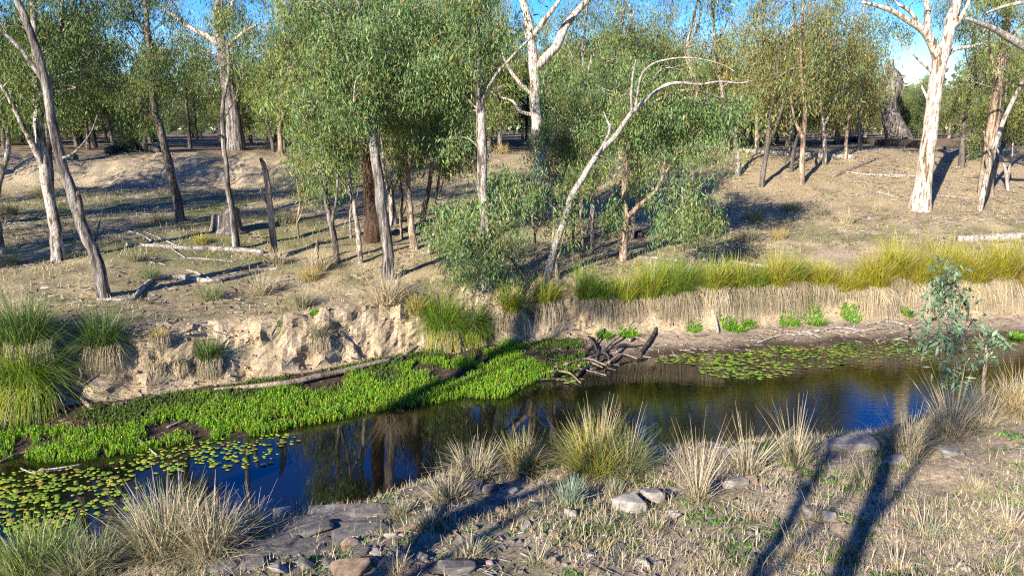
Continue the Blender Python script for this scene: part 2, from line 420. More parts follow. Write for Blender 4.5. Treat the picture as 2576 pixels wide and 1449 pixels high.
# ------------------------------------------------------------------ ground sheet
def lerp3(a, b, k): return np.asarray(a) * (1 - k[..., None]) + np.asarray(b) * k[..., None]
def ground_colour(x, y, z):
    d = y - fb(x); e = ns(x) - y
    n1 = fbm(x * .35, y * .35, 4, 71); n2 = fbm(x * 1.3, y * 1.3, 4, 73); n3 = fbm(x * .12, y * .12, 3, 75); n4 = fbm(x * 4, y * 4, 3, 79)
    c = lerp3((.47, .37, .215), (.32, .26, .15), sstep(.35, .65, n2))                      # dry grass and soil
    c = lerp3(c, (.44, .34, .22), sstep(.50, .7, n1) * .5)                                  # pinkish bare earth
    left = (1 - sstep(-9, -3, x)) * sstep(18, 23, y) * (1 - sstep(35, 38, y))
    c = lerp3(c, (.19, .205, .075), np.clip(left * sstep(.36, .6, n1 * .5 + n2 * .5) * 1.0, 0, .8))   # green pick on the left flat
    rg = sstep(4, 7, x) * sstep(21, 23, y) * (1 - sstep(26, 29, y))
    c = lerp3(c, (.25, .235, .10), rg * sstep(.4, .6, n2) * .7)
    c = lerp3(c, (.41, .31, .185), sstep(6, 10, x) * sstep(26.5, 30, y) * .6)               # brown leaf litter on the rise
    c = lerp3(c, (.24, .17, .105), sstep(40, 46, y) * .8)                                   # forest floor
    bank = sstep(-.1, .25, d) * (1 - sstep(1.0, 1.7, d))
    c = lerp3(c, lerp3((.52, .405, .265), (.38, .29, .18), sstep(.35, .65, n4)), bank)        # raw clay face
    sc = (1 - sstep(-10.5, -7.5, x)) * sstep(35.8, 37.5, y) * (1 - sstep(40.2, 41.2, y))
    c = lerp3(c, (.43, .345, .225), sc)                                                     # washed-out scarp
    mud = np.where(d < 0.1, 1.0, 0) * np.where(e < 0, 1.0, 0)
    c = lerp3(c, lerp3((.085, .06, .04), (.38, .30, .21), sstep(.03, .14, z) * sstep(1.2, 2.6, x)), mud)
    near = sstep(-.1, .4, e)
    cn = lerp3((.56, .44, .30), (.41, .32, .215), sstep(.35, .65, n2))
    cn = lerp3(cn, (.17, .19, .085), sstep(.52, .68, n1) * .55)
    cn = lerp3(cn, (.44, .345, .24), sstep(6.0, 8.0, x) * sstep(.40, .6, n3 * .4 + n1 * .6) * .9)
    cn = lerp3(cn, (.15, .135, .12), (1 - sstep(-.8, .6, x)) * sstep(.4, .55, n2 * .6 + n4 * .4) * .8)
    c = lerp3(c, cn, near)
    c = lerp3(c, np.array((.09, .07, .05)), (1 - sstep(.0, .14, z)) * sstep(-.5, 0, e))
    px, py = 10.6, 24.2
    c = lerp3(c, (.50, .38, .27), np.exp(-((x - px) / 1.6) ** 2 - ((y - py) / .8) ** 2) * .9)
    return c
E1 = np.concatenate([np.linspace(40, 11, 24), np.linspace(10.8, 7.6, 26), np.arange(7.5, -.25, -.045)])
D1 = np.concatenate([np.arange(-3.2, -.1, .09), np.arange(-.1, 2.0, .032), np.geomspace(2.04, 640, 180)])
NX = 410
xi = np.linspace(-1, 1, NX)
xi = np.sign(xi) * (0.62 * np.abs(xi) + 0.38 * np.abs(xi) ** 3)
rows = []
for e in E1:
    ymid = max(12 - e, -30)
    hw = (0.95 * ymid + 7) if ymid > 3 else 9.85 + (3 - ymid) * 2.2
    X = xi * hw; rows.append(np.stack([X, ns(X) - e], 1))
for d in D1:
    hw = 0.95 * (19 + d) + 8
    X = xi * hw; rows.append(np.stack([X, fb(X) + d], 1))
G = np.stack(rows)
X, Y = G[..., 0], G[..., 1]
Z = height(X, Y)
d_ = Y - fb(X)
cl = sstep(0.1, .35, d_) * (1 - sstep(.9, 1.35, d_))
Yd = Y - cl * 0.62 * (fbm(X * 2.6, Y * 0 + Z * 2.4, 5, 91) - .42) * (1 - .5 * sstep(2, 5, X)) + cl * .30 * np.minimum(np.abs(fbm(X * 4.2 + Z, Z * 2.6, 3, 95) - .5), .12) * (1 - .6 * sstep(2, 5, X))
nr = len(G)
i, j = np.meshgrid(np.arange(nr - 1), np.arange(NX - 1), indexing='ij')
q = np.stack([i * NX + j, i * NX + j + 1, (i + 1) * NX + j + 1, (i + 1) * NX + j], -1).reshape(-1, 4)
mb = MB()
mb.add(np.stack([X, Yd, Z], -1).reshape(-1, 3), q, None, ground_colour(X, Y, Z).reshape(-1, 3))
go = mb.build('ground', MATS['ground'], smooth=True)
fd = d_[:-1, :-1]; sm = ~((fd > .12) & (fd < 1.45) & (X[:-1, :-1] < 3.5))
go.data.polygons.foreach_set('use_smooth', sm.ravel())
tag(go, kind='structure', label='dry grassy creek banks and pasture of bare tan earth')

# water sheet
mb = MB()
xs = np.linspace(-60, 90, 120)
V = np.concatenate([np.stack([xs, ns(xs) - 1.2, 0 * xs], 1), np.stack([xs, fb(xs) + .25, 0 * xs], 1)])
k = np.arange(119)
mb.add(V, np.stack([k, k + 1, k + 121, k + 120], 1))
tag(mb.build('creek_water', MATS['creek_water']), kind='structure', label='still dark creek water mirroring blue sky and trunks')
# ------------------------------------------------------------------ trees
GREEN = [(.110,.190,.060), (.140,.225,.070), (.080,.145,.050), (.19,.235,.070), (.115,.195,.080), (.085,.160,.045), (.21,.225,.065)]
OLIVE = [(.165,.210,.050), (.20,.23,.055), (.120,.175,.048), (.24,.22,.060), (.145,.20,.065)]
BROWN = [(.21,.19,.055), (.18,.20,.058), (.26,.185,.060), (.145,.185,.055), (.11,.165,.055), (.20,.215,.07)]
DARKG = [(.055,.110,.040), (.075,.140,.048), (.045,.090,.036), (.105,.16,.052), (.135,.17,.048)]
BLUEG = [(.110,.205,.090), (.140,.240,.105), (.085,.165,.075), (.18,.245,.090), (.20,.230,.072), (.095,.190,.068)]

for P_ in (GREEN, BLUEG, DARKG): P_[:] = [(r_ * 1.12, g_, b_ * .86) for r_, g_, b_ in P_]
def leaves(mb, c, n, size, pal, spread, aspect=.20, droop=.9):
    """n drooping lance-shaped leaves round each cluster centre c (K,3)"""
    K = len(c)
    M = K * n
    P = np.repeat(c, n, 0) + rng.normal(0, 1, (M, 3)) * np.array([spread, spread, spread * 1.15])
    d = rng.normal(0, .62, (M, 3)) + np.array([0, 0, -droop]); d /= np.linalg.norm(d, axis=1)[:, None]
    s = np.cross(d, rng.normal(0, 1, (M, 3))); s /= np.linalg.norm(s, axis=1)[:, None] + 1e-9
    nn = np.cross(d, s)
    L = size * (.5 + rng.gamma(4, .13, M))[:, None]; W = L * aspect * rng.uniform(.75, 1.25, M)[:, None]
    a = P; m1 = P + d * L * .42 - s * W * .5; m2 = P + d * L * .42 + s * W * .5; t = P + d * L + nn * L * rng.normal(0, .12, M)[:, None]
    V = np.stack([a, m1, t, m2], 1).reshape(-1, 3)
    ct = np.repeat(np.clip(.95 + rng.normal(0, .22, (K, 1)), .5, 1.5), n, 0)
    pal = np.asarray(pal); dom = np.repeat(rng.integers(0, len(pal), K), n)
    cc = np.where((rng.random(M) < .6)[:, None], pal[dom], pick(pal, M, .05)) * np.clip(1 + rng.normal(0, .17, (M, 1)), .5, 1.6) * ct
    red = rng.random(M) < .025
    cc[red] = np.array([.26, .14, .06]) * rng.uniform(.7, 1.2, (red.sum(), 1))
    k = np.arange(M) * 4
    mb.add(V, np.stack([k, k + 1, k + 2, k + 3], 1), None, np.repeat(np.clip(cc, .004, .6), 4, 0))

def clusters(blob, cl=.30):
    """leaf clusters gathered in hanging clumps inside an ellipsoid; returns the clump centres and the clusters of each"""
    c, r, k = blob
    nc = max(2, int(round(k / 8)))
    p = rng.normal(0, 1, (nc, 3)); p /= np.linalg.norm(p, axis=1)[:, None]
    p *= (rng.random((nc, 1)) ** .42)
    q = np.asarray(c) + p * np.asarray(r) * 1.18
    m = np.maximum(3, rng.poisson(8, nc))
    idx = np.repeat(np.arange(nc), m)
    sz = rng.uniform(.6, 1.35, nc)[idx, None]
    w_ = q[idx] + rng.normal(0, 1, (len(idx), 3)) * np.array([1, 1, .85]) * cl * sz - np.array([0, 0, .12]) * sz
    return q, w_, idx

def make_tree(root, base, trunk, branches, blobs, pal, bark, leaf=.115, per=58, spread=.145, cl=.29, sides=11, rough=.06, flare=.25, droop=1.35, aspect=.18, twigs=True, branch_bark=None, tw_scale=1.0):
    """trunk: [(xyz, radius)...]; branches: the same; blobs: [(centre, radii, clusters)...]; all in world metres, root stands at base"""
    sk = []
    def limb(name, L, sd, fl, par, bk):
        P = smooth_path([p for p, r in L], 7); r = np.interp(np.linspace(0, len(L) - 1, len(P)), np.arange(len(L)), [r for p, r in L])
        if len(P) > 4:
            P[1:-1] += (fbm(np.arange(len(P)) * .3 + sd, np.arange(len(P)) * 0. + sd, 2, sd)[1:-1, None] - .5) * r[1:-1, None] * np.array([.5, .5, 0])
        m_ = MB(); tube(m_, P, r, sides if fl else max(6, sides - 3), (.5, .5, .5), rough, sd, fl)
        o = m_.build(name, MATS[bk], par, base, smooth=True)
        sk.append(P)
        return o
    limb('trunk', trunk, int(rng.integers(1000)), flare, root, bark)
    for b in branches: limb('branch', b, int(rng.integers(1000)), 0, root, branch_bark or bark)
    if blobs:
        S = np.concatenate(sk)
        mb = MB(); tw = MB(); nt_ = 0
        for b in blobs:
            q, c, idx = clusters(b, cl)
            leaves(mb, c, per, leaf, pal, spread, aspect, droop)
            if twigs:
                for p in q:
                    dd = np.linalg.norm(S - p, axis=1) + 1.5 * np.maximum(S[:,2] - p[2] + .3, 0)
                    s0 = S[np.argmin(dd)]
                    ln = np.linalg.norm(p - s0)
                    if ln > 1.5 and rng.random() < .65: continue
                    mid = s0 * .45 + p * .55 + np.array([0, 0, .12 * ln]) + rng.normal(0, .07 * ln, 3)
                    pp = smooth_path([s0, mid, p], 4)
                    tube(tw, pp, np.linspace(.010 + .013 * min(ln, 3), .007, len(pp)) * tw_scale, 4, cap=False); nt_ += 1
                for p, i_ in zip(c, idx):
                    if rng.random() < .55:
                        tube(tw, np.stack([q[i_], (q[i_] + p) * .5 + [0, 0, .06], p]), np.array([.007, .005, .003]) * tw_scale, 3, cap=False)
        cr = mb.build('crown', MATS['leaf'], root, base)
        if nt_: tag(tw.build('twigs', MATS['bark_pale' if bark != 'bark_umber' else 'bark_brown'], cr, base, smooth=True), kind='stuff')
    return root

def px_tree(name, label, base, trunk, branches=(), crown=(), pal=GREEN, bark='bark_pale', group=None, cat='tree', Y=None, dens=1.0, lean=0.0, **kw):
    """a tree surveyed from the picture: base (u,v,width) on the land; limbs and crown masses at the tree's own distance"""
    b = ground(base[0], base[1]) if Y is None else None
    if b is None:
        b = at(base[0], base[1], Y); b[2] = hz(b[0], b[1])
    Yb = b[1]; m = PXM * Yb
    sd = abs(hash((base[0], base[1]))) % 97
    def pts(L, first=None, y0=0.0, dy=0.0):
        o = []
        for k, s in enumerate(L):
            dd = s[3] if len(s) > 3 else y0 + dy * k
            o.append((at(s[0], s[1], Yb + dd), max(.006, s[2] * m * .5)))
        if first is not None: o = [first] + o
        return o
    root = empty(name, b, label, cat, group)
    T = pts(trunk, (b - np.array([0, 0, .3]), base[2] * m * .5), 0, lean)
    Bs = []
    for k, L in enumerate(branches):
        Bs.append(pts(L, None, 0.0, (0.28 if k % 2 else -0.22)))
    bl = []
    for s in crown:
        u, v, ru, rv, n = s[:5]; dy = s[5] if len(s) > 5 else 0.0
        bl.append((at(u, v, Yb + dy), (ru * m, (ru + rv) * .5 * m * .9, rv * m), max(1, int(n * dens * 1.5))))
    S_ = [p for L in [T] + Bs for p, r in L[1:]]
    for c_, r_, n_ in bl:
        if n_ < 12: continue
        q_ = [p for p in S_ if p[2] < c_[2] + .2] or S_
        s0 = min(q_, key=lambda p: np.linalg.norm(p - c_))
        d_ = np.linalg.norm(c_ - s0)
        if d_ < .5: continue
        md = (s0 + c_) * .5 + rng.normal(0, .08 * d_, 3) + np.array([0, 0, .08 * d_])
        Bs.append([(s0, .016 + .011 * min(d_, 4)), (md, .013 + .007 * min(d_, 4)), (c_, .012), (c_ + rng.normal(0, .3, 3) + np.array([0, 0, r_[2] * .7]), .005)])
    make_tree(root, b, T, Bs, bl, pal, bark, **kw)
    return root

# --- far bank, left
px_tree('eucalyptus_tree', 'pale-barked gum with white lower trunk, leftmost on the grassy flat', (150,657,34),
        [(140,590,29),(128,500,27),(112,410,26),(100,330,22),(92,240,18),(88,120,15),(80,-20,12),(76,-160,8)],
        [[(115,430,18),(85,370,16),(55,310,13),(20,240,9),(-30,170,6)], [(98,300,14),(130,200,10),(150,90,8),(160,-20,5)]],
        [(60,60,120,110,46),(175,90,100,90,46,.6),(110,-90,170,100,50),(230,170,60,60,16,.8),(20,190,70,60,20,-.5),(190,220,60,40,10,-.4),(-60,90,80,110,16)], DARKG, 'bark_pale')
px_tree('dead_tree', 'tall dead grey leaning trunk with peeling bark beside the curved fallen branch', (264,746,34),
        [(244,668,30),(217,590,28),(190,505,26),(160,420,25),(135,310,23),(112,200,21),(86,110,19),(60,40,16),(30,-40,13),(10,-160,8)],
        [[(205,560,20),(203,520,15),(197,482,9)], [(118,215,13),(80,160,11),(40,110,9),(-5,72,8)], [(150,400,9),(185,385,6),(225,340,4),(245,290,3)], [(225,640,7),(245,590,5),(252,545,3)]],
        [], DARKG, 'bark_grey', rough=.09)
px_tree('eucalyptus_tree', 'dark slender gum leaning left with high bushy crown above the washed-out bank', (456,556,24),
        [(446,500,22),(432,440,20),(412,360,19),(396,305,18),(388,255,16),(382,180,14),(372,90,11),(365,-20,9),(360,-130,5)],
        [[(398,310,11),(360,270,9),(320,235,6),(285,215,4)]],
        [(350,110,70,90,46),(410,190,60,60,26),(340,220,50,40,14,-.4),(380,-10,90,80,34),(330,20,60,70,24,.4),(410,60,60,60,16),(370,290,34,26,6)], DARKG, 'bark_umber')
px_tree('eucalyptus_tree', 'thin pale grey gum standing by the grey stump', (596,628,20),
        [(588,560,16),(576,480,14),(566,400,12),(560,320,11),(562,250,9),(575,180,8),(570,90,6),(566,-20,4)],
        [[(562,300,5),(590,250,4),(606,200,3)]],
        [(560,60,60,60,14),(600,150,46,46,9),(520,130,46,40,8),(570,-30,70,60,14)], GREEN, 'bark_grey')
px_tree('dead_snag', 'short broken-topped snag, pale bark peeling to orange, left of centre', (690,648,20),
        [(686,590,17),(681,530,16),(674,465,15),(664,420,13),(656,397,8)], [[(676,520,7),(660,490,4),(655,470,3)]], [], bark='bark_brown', rough=.09)
px_tree('eucalyptus_tree', 'slim dark gum of two stems left of the dark ironbark', (852,660,17),
        [(842,600,15),(828,545,14),(820,490,13),(812,420,11),(806,340,9),(800,260,7),(796,160,5)],
        [[(845,610,10),(836,560,9),(846,500,6),(850,430,5)]],
        [(800,250,70,70,40),(770,330,50,60,22,.3),(830,370,46,44,20,-.4),(800,140,80,70,36),(750,220,50,50,16),(820,450,38,30,8)], GREEN, 'bark_grey')
px_tree('eucalyptus_tree', 'thin gum with whitish upper stem beside the dark ironbark', (908,660,14),
        [(902,600,13),(892,530,12),(880,460,11),(876,400,9),(872,330,7),(868,240,5)],
        [[(888,500,5),(868,470,4),(845,440,3)]],
        [(866,240,60,60,34),(862,330,44,40,14,-.3),(846,390,36,30,9),(880,150,70,60,28)], BLUEG, 'bark_pale')
px_tree('ironbark_tree', 'thick dark brown ironbark with deeply furrowed bark at centre left', (941,606,44),
        [(936,540,40),(930,460,38),(924,390,36),(918,320,33),(910,220,28),(905,110,24),(898,0,20),(890,-140,12)],
        [[(915,300,16),(960,210,12),(1000,120,9),(1030,20,6)], [(912,260,14),(870,180,11),(830,90,8),(800,0,5)]],
        [(930,80,120,90,80),(850,60,100,90,56,.7),(1010,60,100,80,56,.4),(920,-70,170,80,70),(820,170,70,60,26),(980,190,80,60,34,-.6)], GREEN, 'bark_dark', rough=.09)
px_tree('eucalyptus_tree', 'straight grey gum with finely furrowed bark in front of the dark ironbark', (980,703,33),
        [(974,640,29),(966,560,28),(956,480,27),(946,400,25),(936,330,22),(925,240,19),(914,140,16),(905,50,13),(895,-40,10),(890,-140,6)],
        [[(935,330,10),(970,270,8),(1010,210,6),(1045,170,4)], [(930,290,9),(890,240,7),(845,190,5)]],
        [(960,230,80,70,58,-.5),(880,200,80,70,50,-.6),(1030,180,80,70,52,-.4),(960,110,110,80,60,-.6),(840,110,80,80,40,-.6),(1040,90,80,70,40),(890,270,50,34,10,-.7),(900,20,130,70,50,-.5),(780,260,46,50,12,-.3)], BLUEG, 'bark_grey', rough=.09)
px_tree('eucalyptus_tree', 'smooth pale gum forking at knee height behind the straight grey trunk', (992,565,20),
        [(986,520,18),(982,490,17),(1000,440,14),(1018,395,12),(1030,340,9),(1042,280,7)],
        [[(982,495,10),(968,440,8),(962,380,6),(958,320,4)]],
        [(1050,300,60,60,36),(1080,370,50,40,22),(1000,330,40,40,12)], GREEN, 'bark_pale')
px_tree('eucalyptus_tree', 'short crooked tan trunk under low foliage at centre', (1046,628,21),
        [(1036,570,18),(1030,510,16),(1026,450,14),(1034,380,11),(1050,310,8)], [],
        [(1060,310,66,50,36),(1120,270,60,56,28,.4),(1020,280,56,40,18,-.3),(1100,370,40,32,12)], GREEN, 'bark_brown')
px_tree('eucalyptus_tree', 'small gum with bent base beside the short crooked trunk', (1064,588,17),
        [(1066,540,14),(1076,490,13),(1084,430,10),(1092,350,8)], [], [(1110,340,56,46,28),(1140,410,44,40,20),(1150,310,50,46,22)], DARKG, 'bark_brown')
px_tree('leaning_pole', 'bare pale dead stem leaning right near centre', (1072,640,11), [(1086,605,11),(1100,570,9),(1116,528,7)], bark='dead_wood', cat='dead stem', flare=.1)
px_tree('eucalyptus_tree', 'mottled white and grey gum at the bank edge, its foot wrapped in leafy regrowth', (1218,724,34),
        [(1220,690,29),(1221,620,27),(1218,540,26),(1213,450,25),(1211,360,25),(1208,280,23),(1204,190,18),(1198,100,14),(1190,0,11),(1186,-120,6)],
        [[(1208,270,10),(1240,200,8),(1290,140,6),(1340,90,4)], [(1205,220,10),(1170,150,8),(1130,80,5)]],
        [(1170,120,90,90,60),(1110,60,90,80,46,.5),(1220,30,90,80,46),(1150,220,70,60,40,.7),(1110,150,60,60,24,-.5),(1165,300,46,46,16,.8),(1170,-70,130,70,50),
         (1240,520,54,50,24,.4),(1175,575,50,40,20,-.4),(1272,560,42,50,20,-.1),(1205,615,60,34,18,-.4),(1250,455,56,40,18,.5),(1160,640,36,22,8,-.5),(1280,490,36,40,10,.3),(1230,660,24,26,5,-.5)], BLUEG, 'bark_pale')
px_tree('regrowth_stem', 'short bare stem just right of the mottled gum base', (1248,705,15), [(1240,670,13),(1233,630,10),(1228,590,7)], bark='bark_grey', cat='sapling')
px_tree('regrowth_stem', 'reddish young stem left of the mottled gum base', (1170,700,12), [(1172,665,10),(1168,620,8),(1172,570,6)], [], [(1160,545,30,26,8)], BLUEG, 'bark_brown', cat='sapling')
px_tree('regrowth_stem', 'thin upright stem second left of the mottled gum', (1125,682,13), [(1127,640,11),(1126,600,8),(1130,550,6)], [], [(1128,600,26,24,6),(1120,560,30,24,8)], BLUEG, 'bark_brown', cat='sapling')
px_tree('dead_stump', 'blackened crooked dead limb right of the mottled gum', (1316,735,16), [(1318,705,13),(1306,675,11),(1288,655,9),(1268,640,6)], bark='dead_wood_dark', cat='dead wood')
for u, v, wd, tp, lab in [(1404,700,12,[(1398,660,10),(1390,620,8),(1394,570,5)],'short rusty stem at the foot of the leaning bare tree'), (1446,612,8,[(1442,560,7),(1450,500,6),(1446,430,4)],'thin grey stem just right of the slim pale gum'), (1462,650,7,[(1466,600,6),(1460,540,5),(1468,480,3)],'thin crooked stem in the shade right of the leaning tree base'), (1340,640,8,[(1346,590,7),(1338,540,6),(1344,480,4)],'thin stem between the leafy regrowth and the leaning tree'), (1012,600,8,[(1008,550,7),(1012,500,6),(1006,440,4)],'thin stem between the pale fork and the crooked trunk'), (885,600,7,[(880,550,6),(886,500,5),(880,430,4)],'thin stem left of the dark ironbark'), (1100,560,8,[(1096,510,7),(1102,460,6),(1110,400,4)],'thin brown stem right of the small bent gum'), (752,600,7,[(748,560,6),(754,510,5),(746,450,3)],'thin bare stem right of the orange snag')]:
    px_tree('thin_stem', lab, (u, v, wd), tp, [[(tp[0][0], tp[0][1], wd * .5), (tp[0][0] + 14, tp[0][1] - 35, wd * .35), (tp[0][0] + 22, tp[0][1] - 80, wd * .2)]], [(tp[2][0], tp[2][1] - 20, 30, 26, 7)], GREEN, ['bark_brown', 'bark_grey'][u % 2], cat='sapling', flare=.1)
# --- centre right
px_tree('dead_tree', 'long bare pinkish-grey gum leaning far over to the right', (1372,705,21),
        [(1390,640,18),(1418,560,17),(1434,500,16),(1468,445,15),(1500,392,14),(1548,342,12),(1588,285,11),(1638,240,10),(1676,214,9),(1715,208,7),(1760,212,6),(1810,205,5),(1860,209,4),(1895,202,2)],
        [[(1600,280,7),(1604,235,6),(1614,190,5),(1640,162,5),(1690,147,4),(1750,146,3),(1810,160,2),(1850,180,1.5)], [(1500,392,8),(1520,360,7),(1534,325,6),(1526,300,5),(1518,280,3)],
         [(1590,285,8),(1588,240,7),(1592,190,5),(1600,150,4)], [(1592,215,5),(1575,235,4),(1568,250,3)]],
        [], bark='dead_wood', rough=.12, lean=.05)
px_tree('eucalyptus_tree', 'slim pale gum with grey-green drooping crown behind the leaning bare tree', (1424,555,17),
        [(1426,500,14),(1424,440,12),(1432,380,11),(1448,310,10),(1470,230,8),(1490,140,6)],
        [[(1428,420,6),(1460,370,5),(1490,330,3)]],
        [(1470,200,90,80,60),(1400,280,70,60,36),(1530,260,80,70,46),(1450,350,70,50,36),(1390,360,50,50,22,-.3),(1540,150,80,60,30),(1590,210,60,60,26),(1500,330,60,50,26,-.4)], BLUEG, 'bark_pale')
px_tree('eucalyptus_tree', 'thin dark straight sapling under the leaning bare tree', (1491,632,11), [(1490,580,10),(1492,520,9),(1490,470,7),(1494,400,5)], [], [(1500,370,60,50,26),(1470,420,34,30,8)], GREEN, 'bark_grey')
px_tree('eucalyptus_tree', 'tan-barked gum dividing at head height under a wide green crown', (1566,655,20),
        [(1570,600,18),(1576,545,17),(1570,500,14),(1572,440,11),(1580,370,9),(1600,280,7)],
        [[(1580,545,14),(1610,515,11),(1645,485,8),(1665,450,5)]],
        [(1560,260,80,70,50),(1640,290,80,70,56),(1720,290,80,70,46),(1590,370,80,46,40),(1680,370,80,50,44),(1790,290,70,60,34),(1850,260,50,46,16),(1800,350,60,40,22),(1640,200,80,50,30),(1545,545,16,12,3)], BLUEG, 'bark_brown')
px_tree('eucalyptus_tree', 'small stem with forked top behind the tan-barked gum', (1590,600,13), [(1592,560,11),(1600,520,9),(1606,470,7)], [], [(1610,430,46,40,14)], GREEN, 'bark_brown')
px_tree('eucalyptus_sapling', 'single-stemmed young gum with a round leafy head above the sedges', (1722,692,9),
        [(1721,650,7),(1719,590,6),(1718,530,5),(1716,470,4)], [],
        [(1718,480,42,44,20),(1740,530,40,30,14),(1690,540,34,40,14),(1716,560,40,26,12),(1760,520,16,12,3)], BLUEG, 'bark_brown', cat='sapling', flare=.1)
# --- middle distance
px_tree('old_gum_tree', 'massive white gum at centre back with broken crown and flared grey base', (1368,466,56),
        [(1362,400,36),(1352,330,29),(1346,260,26),(1344,190,25),(1338,110,23),(1326,40,20),(1308,-20,17),(1290,-110,16)],
        [[(1340,90,14),(1370,50,12),(1400,10,9),(1430,-40,6)], [(1348,170,22),(1395,120,22),(1420,70,20),(1450,30,16),(1500,-20,10)], [(1340,240,12),(1300,200,10),(1270,150,7),(1255,90,5)], [(1346,290,10),(1310,280,9),(1290,255,6),(1262,245,4)]],
        [(1290,-90,200,60,40),(1460,-70,120,60,24),(1250,50,60,60,14)], OLIVE, 'bark_white', leaf=.19, per=40, spread=.26, cl=.5, tw_scale=1.6, flare=.12)
px_tree('old_gum_tree', 'big dark-based gum with forked white limbs behind the washed-out bank', (592,378,46),
        [(588,340,40),(582,270,37),(574,200,34),(562,140,30),(554,100,28),(548,40,22),(556,-40,16),(560,-130,9)],
        [[(556,115,17),(520,90,14),(480,70,11),(440,40,8),(400,10,5)], [(553,80,13),(580,20,11),(600,-30,8)], [(560,130,10),(600,90,8),(650,60,5)]],
        [(540,50,80,70,30),(470,110,60,50,18),(620,110,70,60,20),(500,-40,130,60,26),(620,200,60,60,16),(520,170,60,50,13)], OLIVE, 'bark_grey', leaf=.19, per=40, spread=.26, cl=.5, tw_scale=1.6, branch_bark='bark_white', flare=.12)
px_tree('old_gum_tree', 'gnarled hollow gum with broken top and wide grey butt on the rise', (2262,352,60),
        [(2250,318,46),(2238,280,40),(2236,245,42),(2250,215,40),(2252,195,30),(2240,175,24),(2243,150,12)],
        [[(2236,215,20),(2222,205,17),(2214,196,10)]], [], OLIVE, 'bark_grey', rough=.11, flare=.12)
px_tree('river_red_gum', 'big white-trunked gum with brown peeling strips on the sunny slope', (2314,525,50),
        [(2320,470,39),(2330,400,36),(2340,330,34),(2348,260,33),(2358,190,34),(2368,140,35),(2384,100,26),(2392,50,26),(2408,0,22),(2420,-80,15),(2430,-180,8)],
        [[(2364,160,26),(2345,110,22),(2322,75,19),(2290,55,15),(2250,30,12),(2210,15,10),(2170,5,6)], [(2330,85,18),(2334,40,16),(2330,0,13),(2320,-90,8)], [(2322,78,11),(2290,30,9),(2260,10,7)],
         [(2368,155,13),(2400,125,10),(2440,118,8),(2475,108,5)], [(2350,185,9),(2320,160,6),(2300,140,4)], [(2340,262,6),(2310,205,5),(2285,196,4),(2262,194,3)], [(2376,90,11),(2420,40,10),(2450,-30,7)]],
        [(2330,-60,160,60,40),(2460,-20,110,60,30),(2240,-20,100,50,22),(2480,60,60,50,14,.6),(2250,80,40,30,7)], OLIVE, 'bark_white', flare=.3, rough=.05, sides=16)
px_tree('eucalyptus_tree', 'brown-trunked straight gum right of the white-trunked giant', (2478,490,36),
        [(2484,430,30),(2492,360,28),(2502,290,27),(2512,220,26),(2520,150,24),(2530,70,20),(2540,-20,16),(2550,-140,9)],
        [[(2512,215,10),(2500,170,8),(2490,120,6),(2486,60,4)], [(2524,110,9),(2570,60,7),(2620,20,5)]],
        [(2510,30,90,80,34),(2560,130,60,70,24),(2450,90,50,50,13),(2540,-70,150,70,34),(2580,220,60,60,20),(2470,210,40,44,9,.5)], OLIVE, 'bark_brown')
px_tree('eucalyptus_tree', 'slender pale stem leaning right in front of the brown-trunked gum', (2462,530,15),
        [(2476,470,13),(2492,405,12),(2515,330,11),(2540,270,10),(2570,210,9),(2610,130,7),(2640,40,5)], [[(2495,400,5),(2480,360,4),(2475,330,3)]],
        [(2620,60,90,80,24),(2590,180,40,40,7)], OLIVE, 'bark_pale')
px_tree('eucalyptus_tree', 'low leafy gum between the white giant and the brown trunk', (2420,420,16),
        [(2420,380,14),(2424,330,12),(2430,280,9)], [], [(2440,310,40,56,26),(2410,290,36,40,14),(2470,340,40,40,14,.4)], OLIVE, 'bark_umber')
px_tree('dead_tree', 'bare forked dead stem at the right edge behind the slender leaning gum', (2540,480,10), [(2530,430,8),(2515,390,6),(2500,360,4)], [[(2533,440,5),(2545,400,4),(2548,360,3)]], bark='dead_wood', flare=.1)
px_tree('overhanging_tree', 'weathered bare limbs reaching in from a gum beyond the right edge', (2760,640,60),
        [(2750,480,48),(2730,330,42),(2700,220,36),(2680,120,32),(2670,20,26),(2660,-120,16)],
        [[(2690,180,24),(2640,140,22),(2580,118,20),(2540,95,17),(2500,72,14),(2465,58,11),(2430,46,7)], [(2675,60,14),(2600,10,10),(2540,12,8),(2480,32,5)]],
        [(2700,-60,160,80,40),(2760,120,100,100,30)], OLIVE, 'dead_wood', Y=24.5)
px_tree('eucalyptus_tree', 'pale bent trunk cut by the left picture edge', (4,640,22), [(-2,590,20),(-10,540,17),(-6,480,15),(6,430,13),(18,390,12),(22,350,11),(10,300,9),(-6,250,7)], [], [(0,250,60,50,14),(-40,150,80,90,24)], GREEN, 'bark_pale')
px_tree('eucalyptus_tree', 'grey trunk at the far left behind the white-based gum', (140,610,18), [(134,540,16),(128,460,15),(122,380,13),(126,300,11),(140,200,9),(150,80,6)], [], [(170,230,70,60,20),(230,120,60,60,16),(140,50,80,70,22)], DARKG, 'bark_umber')
